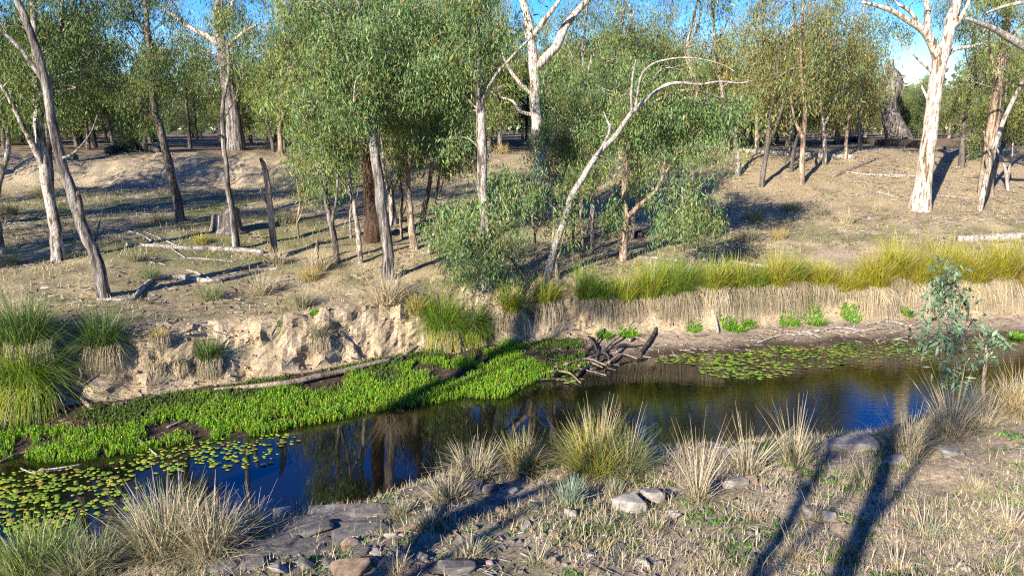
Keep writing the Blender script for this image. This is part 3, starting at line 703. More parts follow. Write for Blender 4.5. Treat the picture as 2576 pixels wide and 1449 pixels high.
# small brown-leaved trees on the rise
for k, (bu, bv, wd, tr, cr, lab) in enumerate([
    (1855,442,14,[(1856,400,12),(1850,350,10),(1860,290,8),(1880,200,5)],[(1870,180,70,70,24),(1900,110,70,60,20),(1840,250,50,50,14)],'first from the leaning bare tree, two pale stems'),
    (1915,470,14,[(1922,420,12),(1930,370,11),(1935,300,9),(1950,220,7),(1960,120,5)],[(1950,140,70,70,24),(1990,60,70,60,20),(1920,220,56,50,16),(1960,240,46,40,10)],'second along, dark twisted stem'),
    (2016,463,16,[(2018,410,13),(2020,350,12),(2026,280,10),(2020,220,9),(2014,150,8),(2018,80,6),(2022,-20,4)],[(2030,90,70,70,24),(2060,170,60,60,18),(2000,10,80,60,20),(1990,210,46,50,12)],'third along, tallest and straightest'),
    (2078,415,12,[(2074,370,11),(2072,320,10),(2066,280,9),(2060,220,7),(2050,150,5)],[(2080,180,60,60,18),(2110,110,60,60,18),(2060,60,70,60,18),(2100,250,46,40,10)],'fourth along, with a V of thin stems'),
    (1990,432,10,[(1995,390,9),(2010,330,8),(2040,270,7),(2070,220,6),(2100,160,4)],[(2110,180,50,50,12),(2090,60,60,60,14),(2140,130,50,50,12)],'low stem slanting right from the fallen log'),
    (2130,400,9,[(2128,360,8),(2136,300,7),(2130,230,5),(2136,150,4)],[(2140,160,56,60,16),(2170,90,50,60,14),(2130,240,46,46,11),(2170,240,40,40,8)],'slender one nearest the gnarled hollow gum'),
    ]):
    br = [[(tr[1][0], tr[1][1], wd * .6), (tr[1][0] + (26 if k % 2 else -24), tr[1][1] - 60, wd * .4), (tr[1][0] + (44 if k % 2 else -34), tr[1][1] - 130, wd * .25)]]
    px_tree('eucalyptus_tree', 'brownish-leaved young gum on the rise, ' + lab, (bu, bv, wd), tr, br, cr, BROWN, ['bark_pale', 'bark_umber', 'bark_brown'][k % 3], leaf=.16, per=40, spread=.24, cl=.42, tw_scale=1.3)

# taller open-crowned gums standing where the wood begins
for k, (u, v, top, wd, pal, bk, lab) in enumerate([
    (705,386,-40,14,OLIVE,'bark_brown','tall tan-stemmed olive gum behind the orange snag'), (765,384,-70,12,GREEN,'bark_grey','tall green gum at the right end of the washed-out bank'), 
    (1475,400,-50,13,OLIVE,'bark_pale','tall pale-stemmed olive gum right of the massive white gum'), (1560,398,-60,12,OLIVE,'bark_brown','tall olive gum above the arch of the leaning bare tree'), (1745,388,-60,12,BROWN,'bark_brown','tall brownish gum behind the arch tip of the leaning tree'), (1815,386,-70,13,OLIVE,'bark_pale','tall olive-brown gum left of the young gums on the rise'),
    (1905,382,-60,12,BROWN,'bark_brown','tall rusty gum behind the log on the rise'), (1990,380,-70,13,OLIVE,'bark_grey','tall olive gum behind the third young gum on the rise'), (2165,376,-30,11,OLIVE,'bark_pale','tall wispy gum left of the gnarled hollow gum'), (2450,380,-40,12,OLIVE,'bark_grey','tall olive gum between the white giant and the brown trunk')]):
    j = lambda a: random.uniform(-a, a)
    tr = [(u + j(6), v - 80, wd * .9), (u + j(14), v - 180, wd * .75), (u + j(18), v - 270, wd * .55), (u + j(22), top + 40, wd * .35), (u + j(24), top - 30, wd * .15)]
    br = [[(tr[q_][0], tr[q_][1], wd * .45), (tr[q_][0] + sg * 25, tr[q_][1] - 50, wd * .3), (tr[q_][0] + sg * (40 + j(12)), tr[q_][1] - 110, wd * .15)] for q_, sg in ((0, 1), (1, -1), (2, 1))]
    cr = [(u + j(40), vv + j(20), 34 + j(8), 34 + j(8), 10, j(1.2)) for vv in np.linspace(top, 250, 8)]
    px_tree('tall_gum_tree', lab, (u, v, wd), tr, br, cr, pal, bk, leaf=.17, per=40, spread=.26, cl=.45, tw_scale=1.6, sides=8)

# --- forest behind: prototypes copied as individuals
def proto(kind, h, spread_x, pal, bark, stems=1, low=.28):
    root = empty('forest_tree', (0, 0, 0))
    base = np.zeros(3)
    wx, wy = rng.normal(0, .35, 2)
    r0 = .085 + .010 * h
    T = [(np.array([0, 0, -.2]), r0), (np.array([wx * .3, wy * .3, h * .2]), r0 * .85), (np.array([wx * .8, wy, h * .45]), r0 * .68), (np.array([wx * 1.1, wy * .6, h * .7]), r0 * .42), (np.array([wx * .9, wy, h * .97]), r0 * .12)]
    B, bl = [], []
    for q in range(3 + stems):
        a = rng.random() * 6.28; z0 = h * rng.uniform(.18 if stems > 1 else .3, .62); ln = spread_x * rng.uniform(.6, 1.0)
        p0 = np.array([wx * z0 / h * 1.4, wy * z0 / h * 1.4, z0]); dv = np.array([math.cos(a), math.sin(a), 0])
        p2 = p0 + dv * ln + np.array([0, 0, ln * rng.uniform(.9, 1.9)])
        B.append([(p0, r0 * .5), (p0 * .5 + p2 * .5 + dv * .15 * ln, r0 * .32), (p2, r0 * .1)])
        bl.append((p2, (spread_x * .55, spread_x * .55, spread_x * .62), 15))
        bl.append(((p0 + p2) * .5 + dv * .3 * ln, (spread_x * .45, spread_x * .45, spread_x * .4), 7))
    for z in np.linspace(h * low, h * .95, 6):
        rr = spread_x * (1.0 - .45 * abs(z / h - .62) / .38)
        bl.append((np.array([wx * .8 + rng.normal(0, .35), wy * .8 + rng.normal(0, .35), z]), (rr * .8, rr * .8, h * .11), 17 if z > h * .4 else 9))
    make_tree(root, base, T, B, bl, pal, bark, leaf=.19, per=44, spread=.26, cl=.5, sides=7, aspect=.20, tw_scale=2.2)
    return root
protos = [proto(0, 8.2, 1.9, GREEN, 'bark_umber'), proto(1, 9.2, 2.0, DARKG, 'bark_umber'), proto(2, 6.8, 1.7, OLIVE, 'bark_brown', 2), proto(3, 8.8, 1.8, OLIVE, 'bark_grey'),
          proto(4, 7.6, 1.9, BROWN, 'bark_brown', 2), proto(5, 5.2, 1.6, DARKG, 'bark_umber', 2, .15), proto(6, 9.8, 2.0, GREEN, 'bark_grey'), proto(7, 6.4, 1.7, BROWN, 'bark_pale', 2)]
used = set()
LOOK = ['mid-sized green gum', 'tall dark green gum', 'low olive gum with two stems', 'grey-stemmed olive gum', 'brown-leaved gum', 'short dark bushy gum', 'tallest grey-stemmed green gum', 'short pale-stemmed brownish gum']
ZONE = [(120, 'left of the white-based gum'), (290, 'right of the white-based gum'), (470, 'behind the dark slender gum'), (640, 'beside the big dark-based gum'), (860, 'left of the dark ironbark'), (1060, 'behind the dark ironbark'), (1280, 'behind the mottled gum'), (1460, 'beside the massive white gum'), (1640, 'behind the leaning bare tree'),
        (1850, 'above the young sapling'), (2050, 'behind the log on the rise'), (2240, 'left of the gnarled hollow gum'), (2420, 'behind the white-trunked giant'), (9999, 'behind the brown-trunked gum')]
spots = []
tries = 0
while len(spots) < 300 and tries < 9000:
    tries += 1
    y = 43.5 + 75 * random.random() ** 1.55
    u = random.uniform(-220, 2800)
    x = (u * 1024 / 2576 - 512) / FPX * y
    if 2165 < u < 2235 and y < 100: continue
    if 2262 < u < 2420 and y < 75: continue
    if 420 < u < 500 and random.random() < .6: continue
    if 1270 < u < 1440 and y < 62: continue
    if any((x - a) ** 2 + (y - b_) ** 2 < (1.35 + (y - 43) * .022) ** 2 for a, b_, _ in spots): continue
    spots.append((x, y, u))
for k, (x, y, u) in enumerate(spots):
    side = 0 if u < 860 else (1 if u < 1640 else 2)
    pk = random.choice([[0, 1, 1, 3, 5, 6], [0, 2, 3, 6, 5, 0], [2, 4, 4, 7, 3, 7, 5]][side])
    o = protos[pk] if pk not in used else copy_tree(protos[pk])
    used.add(pk)
    s = random.uniform(.75, 1.15)
    if side == 0 and 270 < u < 760: s *= .72
    if side == 2: s *= .85
    o.location = (x, y, hz(x, y)); o.scale = (s * random.uniform(.9, 1.15), s * random.uniform(.9, 1.15), s); o.rotation_euler = (random.gauss(0, .03), random.gauss(0, .03), random.random() * 6.28)
    tag(o, LOOK[pk] + ' in the ' + ('near' if y < 55 else 'middle' if y < 75 else 'far') + ' wood ' + next(z_ for a_, z_ in ZONE if u < a_), 'tree', 'trees of the wood behind the flat')
# trees that stand behind the photographer and left of the frame; only their shadows and reflections are seen
OUT = [(-22, 17, 1, 1.35, 'gum past the left edge, nearest the creek'), (-19, 22, 6, 1.2, 'gum past the left edge, shading the white log'),
       (-24, 26, 0, 1.2, 'gum past the left edge behind the white-based gum'), (-20, 11, 3, 1.0, 'gum past the left edge on the creek bend'), (-27, 33, 1, 1.3, 'gum past the left edge beside the washed-out bank')]
for k, (x, y, pk, s, lab) in enumerate(OUT):
    o = copy_tree(protos[pk])
    o.location = (x, y, hz(x, y)); o.scale = (s, s, s); o.rotation_euler = (0, 0, k * 1.3)
    tag(o, lab, 'tree', 'trees outside the frame that cast the shadows')
for x, y, h, r, crown_, lab in [(-8.1, -2.5, 7.4, .24, 0, 'bare dead trunk behind the photographer, its shadow crossing the near bank'), (-12.9, -1.3, 12, .26, 26, 'tall gum behind the photographer, its trunk shadow crossing the weed bed'), (-4.1, -4.0, 10.5, .17, 10, 'thin forked gum behind the photographer, striping the lower right corner'), (-5.2, -4.3, 9.5, .12, 6, 'slim gum beside the forked one behind the photographer')]:
    b_ = np.array([x, y, hz(x, y)])
    T = [(b_ - [0, 0, .3], r * 1.1), (b_ + [.1, 0, h * .4], r * .85), (b_ + [-.1, .1, h * .8], r * .6), (b_ + [0, .1, h], r * .2)]
    B = [[(b_ + [0, 0, h * f_], r * .45), (b_ + [dx * .6, dy * .6, h * (f_ + .12)], r * .3), (b_ + [dx, dy, h * (f_ + .26)], r * .1)] for f_, dx, dy in [(.5, 1.0, .3), (.62, -1.0, .4), (.7, .5, -.9)]]
    bl = [(bb[-1][0], (.9, .9, .8), crown_) for bb in B] if crown_ else []
    make_tree(empty('eucalyptus_tree' if crown_ else 'dead_snag', b_, lab, 'tree' if crown_ else 'dead tree'), b_, T, B, bl, GREEN, 'bark_grey' if crown_ else 'dead_wood')
for pk, o in enumerate(protos):
    if pk not in used:
        for c in list(o.children_recursive) + [o]: bpy.data.objects.remove(c)

# distant wood on the horizon: one mass of foliage
mb = MB()
K = 1900
yy = rng.uniform(125, 230, K); xx = rng.uniform(-1.05, 1.05, K) * yy * .85
hh = 5.5 + 5 * fbm(xx * .06, yy * .03, 3, 201)
zz = 4.6 + hh * rng.random(K)
leaves(mb, np.stack([xx, yy, zz], 1), 14, 1.3, [(.10,.13,.06), (.12,.14,.07), (.075,.105,.05)], 1.1, .5, .2)
tag(mb.build('distant_wood', MATS['leaf']), 'distant line of olive green woodland along the horizon', 'wood', kind='stuff')
# ------------------------------------------------------------------ sedges, tussocks and grasses
G_SEDGE = [(.17,.29,.022), (.21,.32,.03), (.12,.22,.02), (.26,.33,.03)]
Y_SEDGE = [(.42,.36,.028), (.48,.39,.035), (.36,.33,.03), (.27,.30,.03)]
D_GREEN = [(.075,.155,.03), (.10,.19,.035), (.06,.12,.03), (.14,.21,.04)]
STRAW = [(.50,.415,.275), (.57,.475,.33), (.42,.335,.215), (.46,.365,.225)]
GOLD = [(.48,.34,.09), (.42,.33,.08), (.52,.38,.12), (.34,.29,.06)]
THATCH = [(.46,.375,.265), (.54,.45,.33), (.33,.26,.18), (.48,.38,.24), (.40,.34,.17)]
BLUE = [(.20,.29,.20), (.17,.26,.17), (.24,.31,.21)]
GREYG = [(.17,.19,.10), (.22,.22,.12), (.13,.16,.08), (.28,.24,.14)]

def tussock(name, label, p, wid, hgt, n, tip, root=STRAW, skirt=0.0, stalks=0, group=None, cat='grass tussock', spread=.75, droop=.55, bw=.011, mix=None, stalk_len=1.5, face=-1.7, dry=.12, spal=THATCH):
    o = empty(name, p, label, cat, group)
    mb = MB()
    rb = wid * .27
    a0 = rng.random(n) * 6.283; rr = rb * np.sqrt(rng.random(n))
    base = np.asarray(p) + np.stack([np.cos(a0) * rr, np.sin(a0) * rr, -.03 + 0 * rr], 1)
    az = a0 + rng.normal(0, 1.1, n)
    tl = np.abs(rng.normal(0, 1, n)) * spread * .55 * (.35 + .8 * rr / rb)
    L = hgt * rng.uniform(.55, 1.12, n) * 1.12 / (1 - .5 * min(droop, 1))
    # reach stays near the surveyed width
    c1 = pick(tip, n); c0 = (pick(root, n) * .5 + c1 * .5) if cat != 'sedge' else c1 * rng.uniform(.6, 1.0, (n, 1))
    dm = rng.random(n) < dry
    c1[dm] = pick(STRAW, int(dm.sum()))
    blades(mb, base, az, np.clip(tl, 0, 1.25), L, bw * rng.uniform(.7, 1.3, n), np.where(rng.random(n) < .15, 1.3, 1) * droop * rng.uniform(.2, 1.6, n), c0, c1, 3)
    if cat != 'sedge':
        k = n // 3; th = rng.random(k) * 6.283
        b2 = np.asarray(p) + np.stack([np.cos(th), np.sin(th), 0 * th], 1) * (wid * .38 * np.sqrt(rng.random(k)))[:, None]
        b2[:, 2] = height(b2[:, 0], b2[:, 1]) - .01
        cm = pick(STRAW + GREYG, k)
        blades(mb, b2, th + rng.normal(0, 1.3, k), rng.uniform(.5, 1.35, k), hgt * rng.uniform(.25, .7, k), bw, rng.uniform(.1, 1.0, k), cm * .8, cm, 3)
    mb.build('blades', MATS['blade'], o, p)
    if skirt > 0:
        k = int(n * 1.0)
        mb = MB()
        th = face + rng.normal(0, .55, k)
        xo = rng.uniform(-.5, .5, k) * wid * .95
        b2 = np.asarray(p) + np.stack([xo, -wid * .16 * np.cos(xo / wid * 3.0) * rng.uniform(.2, 1.3, k), rng.uniform(-.10, .12, k) - .35 * (np.abs(xo) / wid) ** 2 * wid], 1)
        cc = pick(spal, k) * random.uniform(.75, 1.2); cd_ = cc * .85
        blades(mb, b2, th, 0, skirt * 1.25 * rng.uniform(.5, 1.15, k) * (1 - .45 * (2 * np.abs(xo) / wid) ** 2), bw * rng.uniform(.7, 1.2, k), 0, cc, cd_, 3, hang=rng.uniform(.30, .75, k) * random.uniform(.8, 1.35))
        mb.build('dry_thatch', MATS['blade'], o, p)
    if stalks:
        mb = MB()
        th = rng.random(stalks) * 6.283
        b2 = np.asarray(p) + np.stack([np.cos(th), np.sin(th), 0 * th], 1) * (rb * .7 * rng.random(stalks))[:, None]
        blades(mb, b2, th, rng.uniform(.05, .55, stalks), hgt * stalk_len * 1.3 * rng.uniform(.6, 1.15, stalks), .010, rng.uniform(.05, .3, stalks), pick(STRAW, stalks), pick(STRAW, stalks), 3)
        mb.build('seed_stalks', MATS['blade'], o, p)
    return o
def px_tus(name, label, u, v, wpx, hpx, n, tip, **kw):
    p = ground(u, v); m = PXM * p[1]
    return tussock(name, label, p, wpx * m, hpx * m, n, tip, **kw)

# far bank, left half
px_tus('sedge_tussock', 'big dark green sedge clump at the left edge on top of the bank', 60, 865, 165, 105, 1300, D_GREEN, skirt=0.36, cat='sedge', droop=.7)
px_tus('sedge_tussock', 'largest bright sedge at the left edge, its long blades drooping to the weed bed', 60, 975, 175, 115, 1500, G_SEDGE, root=G_SEDGE, skirt=0.95, cat='sedge', droop=.9, spal=Y_SEDGE + G_SEDGE + THATCH[:2])
px_tus('sedge_tussock', 'green sedge with brown thatch on the clay bank right of the big left clumps', 255, 880, 115, 85, 900, D_GREEN, skirt=0.43, cat='sedge', droop=.75)
px_tus('sedge_tussock', 'short tufty green sedge halfway down the bare clay face', 522, 905, 80, 55, 650, D_GREEN, skirt=0.32, cat='sedge')
px_tus('sedge_tussock', 'tiny green tuft just left of the short sedge on the clay face', 450, 925, 50, 24, 220, D_GREEN, skirt=0.18, cat='sedge')
px_tus('grass_tussock', 'dry drooping tuft on the clay bank at centre left', 800, 850, 70, 45, 350, GREYG, skirt=0.22)
px_tus('grass_tussock', 'yellowish dry tuft at the lip of the clay bank under the dead leaning trunk', 400, 855, 60, 30, 240, GOLD, skirt=0.22)
px_tus('grass_tussock', 'small straw tuft low on the clay bank right of the thatch sedge', 390, 925, 60, 28, 220, STRAW, skirt=0.14)
px_tus('sedge_tussock', 'bright yellow-green sedge mound at bank centre, blades swept down', 1105, 830, 120, 85, 1300, G_SEDGE, skirt=0.7, cat='sedge', droop=.85, spal=Y_SEDGE + THATCH)
px_tus('sedge_tussock', 'darker sedge leaning on the bright mound at bank centre', 1190, 830, 85, 60, 800, D_GREEN + G_SEDGE, skirt=0.6, cat='sedge', droop=.9, spal=G_SEDGE + Y_SEDGE + THATCH[:1])
px_tus('sedge_tussock', 'straw-skirted sedge below the mottled gum', 1280, 790, 95, 75, 800, Y_SEDGE + G_SEDGE, skirt=0.58, cat='sedge')
px_tus('sedge_tussock', 'bright sedge at the foot of the leaning bare tree', 1372, 762, 95, 62, 900, G_SEDGE + Y_SEDGE, skirt=0.58, cat='sedge')
px_tus('grass_tussock', 'tall pale straw tuft left of the mottled gum', 975, 760, 120, 75, 420, STRAW, stalks=30)
px_tus('grass_tussock', 'yellow-green tuft beside the straw tuft at the bank edge', 1045, 790, 60, 60, 300, Y_SEDGE)
# hanging sedges along the right-hand bank
row = [(1470,748,80,72,0),(1520,752,85,66,0),(1570,748,85,60,1),(1625,742,85,62,1),(1680,738,85,60,0),(1730,734,70,52,0),
       (1800,738,85,62,1),(1850,732,85,58,1),(1900,728,85,56,0),(1950,722,80,80,2),(2005,718,85,58,1),(2055,716,85,52,2),(2105,712,85,60,2),(2150,716,85,55,2),(2200,716,85,60,2),(2250,708,80,62,2),(2300,704,85,66,2),(2355,704,80,72,2),(2405,706,85,72,2),(2455,702,90,80,2),(2510,712,85,85,2),(2560,716,85,90,3)]
ORD = lambda k: order[k] if k < len(order) else 'last'
order = ['first', 'second', 'third', 'fourth', 'fifth', 'sixth', 'seventh', 'eighth', 'ninth', 'tenth', 'eleventh', 'twelfth', 'thirteenth', 'fourteenth', 'fifteenth', 'sixteenth', 'seventeenth', 'eighteenth', 'nineteenth', 'twentieth', 'twenty-first', 'twenty-second', 'twenty-third', 'twenty-fourth', 'twenty-fifth', 'twenty-sixth', 'twenty-seventh', 'twenty-eighth', 'twenty-ninth', 'thirtieth', 'thirty-first', 'thirty-second']
for k, (u, v, wp, hp, c) in enumerate(row):
    if k < 6: lab = f'{order[k]} sedge of the green clump right of the leaning tree, grey thatch below'
    else: lab = f'{order[k-6]} yellow-tipped sedge along the right bank, counted from the gap'
    fz = random.choice([.75, .85, 1.0, 1.1, 1.4])
    px_tus('sedge_tussock', lab, u + random.uniform(-10, 10), v + random.uniform(-13, 14), wp * random.uniform(.8, 1.3), hp * fz, int(800 * fz ** .5), [G_SEDGE, G_SEDGE + Y_SEDGE, Y_SEDGE, GOLD][c], skirt=random.choice([.22, .36, .45, .55, .66]), cat='sedge', group='hanging sedges along the right bank', droop=.65, spread=.6)
# far flat: scattered tufts
for u, v, wp, hp, pal, lab in [(532,750,100,34,D_GREEN,'low green sedge mat near the curved fallen branch'), (380,705,50,40,D_GREEN,'small bright green tuft behind the curved fallen branch'), (660,740,70,55,STRAW,'straw tuft on the flat right of the green sedge mat'),
    (760,770,75,40,GREYG,'grey-green tuft near the bank edge at centre left'), (505,612,55,26,Y_SEDGE,'yellow-green tuft behind the white fallen log'), (700,665,70,36,STRAW,'straw tuft at the foot of the orange snag'), (800,680,80,55,STRAW,'dry grass clump round the small broken stump'),
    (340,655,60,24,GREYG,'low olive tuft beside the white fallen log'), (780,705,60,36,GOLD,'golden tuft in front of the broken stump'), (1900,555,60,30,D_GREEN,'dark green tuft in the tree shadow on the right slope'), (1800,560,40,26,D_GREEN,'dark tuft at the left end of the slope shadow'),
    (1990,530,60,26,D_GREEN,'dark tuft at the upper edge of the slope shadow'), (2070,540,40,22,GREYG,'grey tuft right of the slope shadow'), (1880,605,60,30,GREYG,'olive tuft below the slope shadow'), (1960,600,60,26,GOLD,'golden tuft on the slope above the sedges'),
    (2130,560,60,28,STRAW,'straw tuft halfway to the white-trunked giant'), (2210,530,50,22,STRAW,'dry tuft left of the white-trunked giant'), (25,670,70,40,D_GREEN,'dark green strappy clump at the left edge of the flat'), (720,560,90,36,GREYG,'grassy clump behind the orange snag'),
    (110,500,40,32,D_GREEN,'dark little bush on the left flat'), (25,540,60,36,GREYG,'grey-green bush at the left edge of the flat'), (400,560,70,28,GREYG,'low grey tuft beside the dark slender gum'), (1260,385,60,24,GOLD,'golden tussock on the track behind the mottled gum')]:
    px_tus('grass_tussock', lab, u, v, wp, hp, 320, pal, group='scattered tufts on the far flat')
# bright herbs at the water's edge on the far side
for u, v, wp, hp, lab in [(1285,875,60,30,'bright green herb patch above the weed bed at centre'), (1520,850,40,30,'dark leafy herb under the first hanging sedges'), (1580,845,50,28,'deep green herb behind the driftwood tangle'), (1742,825,46,20,'small green herb by the upright dead stick'),
    (1842,830,60,30,'vivid green cress clump on the right mud shelf'), (1885,822,34,22,'small bright clump beside the vivid cress'), (1985,810,60,26,'lime green cress on the mud below the hanging sedges'), (2045,806,75,28,'widest lime cress patch on the right mud shelf'),
    (2140,800,55,26,'bright herb at the right end of the cress patches'), (2280,790,34,22,'small yellow-green herb under the right sedges'), (2560,850,50,26,'bright herb at the water edge by the right border'), (690,835,30,16,'small lime weed on the clay face'), (790,790,24,12,'tiny lime weed at the top of the clay face')]:
    p = ground(u, v); m_ = PXM * p[1]
    mb = MB(); k = 420
    a_ = rng.random(k) * 6.28; r_ = np.sqrt(rng.random(k)) * wp * m_ * .5
    bb = p + np.stack([np.cos(a_) * r_, np.sin(a_) * r_ * .6, 0 * r_], 1)
    bb[:,2] = height(bb[:,0], bb[:,1]) - .01
    blades(mb, bb, rng.random(k) * 6.28, rng.uniform(.1, .8, k), hp * m_ * rng.uniform(.4, 1.1, k), .022, rng.uniform(.2, .8, k), pick([(.14,.30,.02)], k), pick([(.20,.42,.03), (.28,.46,.04), (.13,.33,.03)], k), 2)
    o = mb.build('leafy_herb', MATS['weed'], None, p)
    tag(o, lab, 'herb', 'bright herbs on the muddy edge')
# near bank
px_tus('grass_tussock', 'big green tussock in the bottom left corner', 90, 1440, 300, 115, 1500, D_GREEN + G_SEDGE, spread=.95)
px_tus('grass_tussock', 'second green tussock merging right of the bottom left one', 215, 1445, 200, 100, 900, D_GREEN + GREYG, spread=.95)
px_tus('grass_tussock', 'large half-dry tussock with straw tops at the near left shore', 420, 1395, 250, 155, 1500, GREYG + D_GREEN + STRAW, stalks=60, stalk_len=1.25, dry=.35)
px_tus('grass_tussock', 'dry tussock leaning right beside the large half-dry one', 530, 1400, 170, 130, 800, STRAW + GREYG, stalks=30, stalk_len=1.2)
px_tus('grass_tussock', 'thin straw stalks at the waterline left of the slate ledge', 640, 1330, 80, 70, 120, STRAW, stalks=20)
px_tus('grass_tussock', 'straw and green clump with arching stalks by the grey lichened rock', 1130, 1255, 140, 60, 450, GREYG + STRAW, stalks=40, stalk_len=1.6)
px_tus('grass_tussock', 'pale dry clump at mid shore, arching left over the water', 1195, 1205, 145, 85, 600, STRAW + GREYG, stalks=50, stalk_len=1.3)
px_tus('grass_tussock', 'yellow-green clump left of the tallest shore tussock', 1315, 1190, 125, 88, 650, GREYG + Y_SEDGE + GOLD, stalks=40, stalk_len=1.25)
px_tus('grass_tussock', 'tallest full tussock on the shore, green below and gold on top', 1500, 1190, 190, 120, 1500, D_GREEN + Y_SEDGE + GOLD, stalks=90, stalk_len=1.3, root=D_GREEN)
px_tus('grass_tussock', 'green companion tussock against the right of the tallest one', 1575, 1195, 110, 105, 700, D_GREEN + GREYG, stalks=20)
px_tus('grass_tussock', 'blue-green stiff tuft in front of the tallest tussock', 1432, 1268, 95, 70, 260, BLUE, spread=.8, droop=.2, bw=.016, dry=.02)
px_tus('grass_tussock', 'smaller blue-green tuft right of the stiff one', 1548, 1245, 60, 50, 150, BLUE + GREYG, spread=.7, droop=.2, bw=.013)
px_tus('grass_tussock', 'sheaf of tall straw stalks standing alone right of the tallest tussock', 1755, 1255, 80, 70, 200, STRAW + GREYG, stalks=60, stalk_len=2.6)
px_tus('grass_tussock', 'second straw clump along the right shore', 1880, 1190, 120, 60, 260, STRAW + GREYG, stalks=55, stalk_len=2.3)
px_tus('grass_tussock', 'green-hearted straw clump on the shore left of the sandy ledge', 2000, 1165, 120, 66, 330, GREYG + D_GREEN + STRAW, stalks=60, stalk_len=2.3)
px_tus('grass_tussock', 'greyish clump overhanging the water right of the sandy ledge', 2285, 1140, 130, 85, 420, GREYG + STRAW, stalks=50, stalk_len=1.3)
px_tus('grass_tussock', 'tall grey-stalked clump round the leafy sapling stem', 2395, 1090, 160, 70, 480, STRAW + GREYG, stalks=110, stalk_len=2.3)
px_tus('grass_tussock', 'second grey-stalked clump by the sapling stem', 2470, 1075, 110, 60, 300, STRAW + GREYG, stalks=50, stalk_len=1.6)
px_tus('grass_tussock', 'golden arching clump at the right border of the near shore', 2560, 1040, 150, 85, 900, GOLD + STRAW, droop=.9)
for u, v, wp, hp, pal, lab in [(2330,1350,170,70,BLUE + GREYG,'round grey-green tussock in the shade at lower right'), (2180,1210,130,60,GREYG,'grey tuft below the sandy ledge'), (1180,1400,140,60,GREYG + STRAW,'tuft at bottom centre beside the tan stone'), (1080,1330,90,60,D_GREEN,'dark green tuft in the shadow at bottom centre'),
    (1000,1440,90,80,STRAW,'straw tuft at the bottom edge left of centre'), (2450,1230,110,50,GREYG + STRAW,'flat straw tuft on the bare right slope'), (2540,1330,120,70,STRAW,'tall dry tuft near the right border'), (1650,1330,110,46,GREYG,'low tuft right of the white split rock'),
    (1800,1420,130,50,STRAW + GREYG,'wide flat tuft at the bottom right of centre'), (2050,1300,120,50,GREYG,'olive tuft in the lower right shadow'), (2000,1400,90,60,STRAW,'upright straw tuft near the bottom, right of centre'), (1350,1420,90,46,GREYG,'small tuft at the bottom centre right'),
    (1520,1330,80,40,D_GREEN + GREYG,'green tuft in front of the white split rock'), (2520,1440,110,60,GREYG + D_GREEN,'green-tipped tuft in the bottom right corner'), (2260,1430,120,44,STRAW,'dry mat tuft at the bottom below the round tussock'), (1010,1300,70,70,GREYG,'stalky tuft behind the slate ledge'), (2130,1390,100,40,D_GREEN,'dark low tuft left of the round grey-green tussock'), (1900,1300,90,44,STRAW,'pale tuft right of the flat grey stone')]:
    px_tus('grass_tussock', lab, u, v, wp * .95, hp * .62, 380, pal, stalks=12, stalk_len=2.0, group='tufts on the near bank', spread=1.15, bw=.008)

# loose grass and litter that nobody could count
def scatter(n, xr, yr, ok):
    x = rng.uniform(*xr, n); y = rng.uniform(*yr, n)
    k = ok(x, y); return x[k], y[k]
def grass_stuff(name, label, x, y, L, pal0, pal1, wd, segs=2, droop=.5):
    n = len(x); z = height(x, y)
    mb = MB()
    blades(mb, np.stack([x, y, z - .01], 1), rng.random(n) * 6.28, np.abs(rng.normal(0, .6, n)), L * rng.uniform(.5, 1.3, n), wd, rng.uniform(.1, 1, n) * droop, pick(pal0, n), pick(pal1, n), segs)
    tag(mb.build(name, MATS['blade']), label, 'grass', kind='stuff')
nearok = lambda x, y: (y < ns(x) - .12) & (np.abs(x) < .72 * y + 1.2) & (fbm(x * 1.1, y * 1.1, 3, 401) + .25 * fbm(x * 5, y * 5, 2, 403) > rng.uniform(.42, .80, len(x)))
x, y = scatter(130000, (-9, 14), (6.0, 17.2), nearok)
grass_stuff('dry_grass', 'short dry grass covering the near bank', x, y, .13 * (1 + .8 * rng.random(len(x)) ** 3), STRAW, STRAW + GREYG + GOLD[:1], .010)
x, y = scatter(60000, (-9, 14), (6.0, 17.2), lambda x, y: (y < ns(x) - .3) & (np.abs(x) < .72 * y + 1.2) & (fbm(x * .9, y * .9, 3, 411) > rng.uniform(.50, .68, len(x))))
grass_stuff('green_grass', 'short green grass sprouting on the near bank', x, y, .085, D_GREEN, [(.09,.16,.03), (.12,.19,.05), (.15,.20,.06)], .013)
farok = lambda x, y: (y > fb(x) + 1.0) & (np.abs(x) < .7 * y + 1) & (fbm(x * .7, y * .7, 3, 421) + .2 * fbm(x * 4, y * 4, 2, 423) > rng.uniform(.44, .80, len(x)))
x, y = scatter(115000, (-24, 28), (15, 40), farok)
grass_stuff('pasture_grass', 'thin dry pasture grass over the far bank', x, y, .13 * (1 + 1.2 * rng.random(len(x)) ** 4), STRAW + GREYG, STRAW + GREYG + GOLD[:2], .016)
x, y = scatter(70000, (-24, 12), (16, 38), lambda x, y: (y > fb(x) + 1.3) & (np.abs(x) < .7 * y + 1) & (fbm(x * .5, y * .5, 3, 431) - .012 * np.maximum(x + 4, 0) > rng.uniform(.47, .66, len(x))))
grass_stuff('green_pasture_grass', 'patches of green pasture grass over the far flat', x, y, .09, D_GREEN, [(.13,.17,.04), (.17,.20,.05), (.20,.21,.07)], .018)

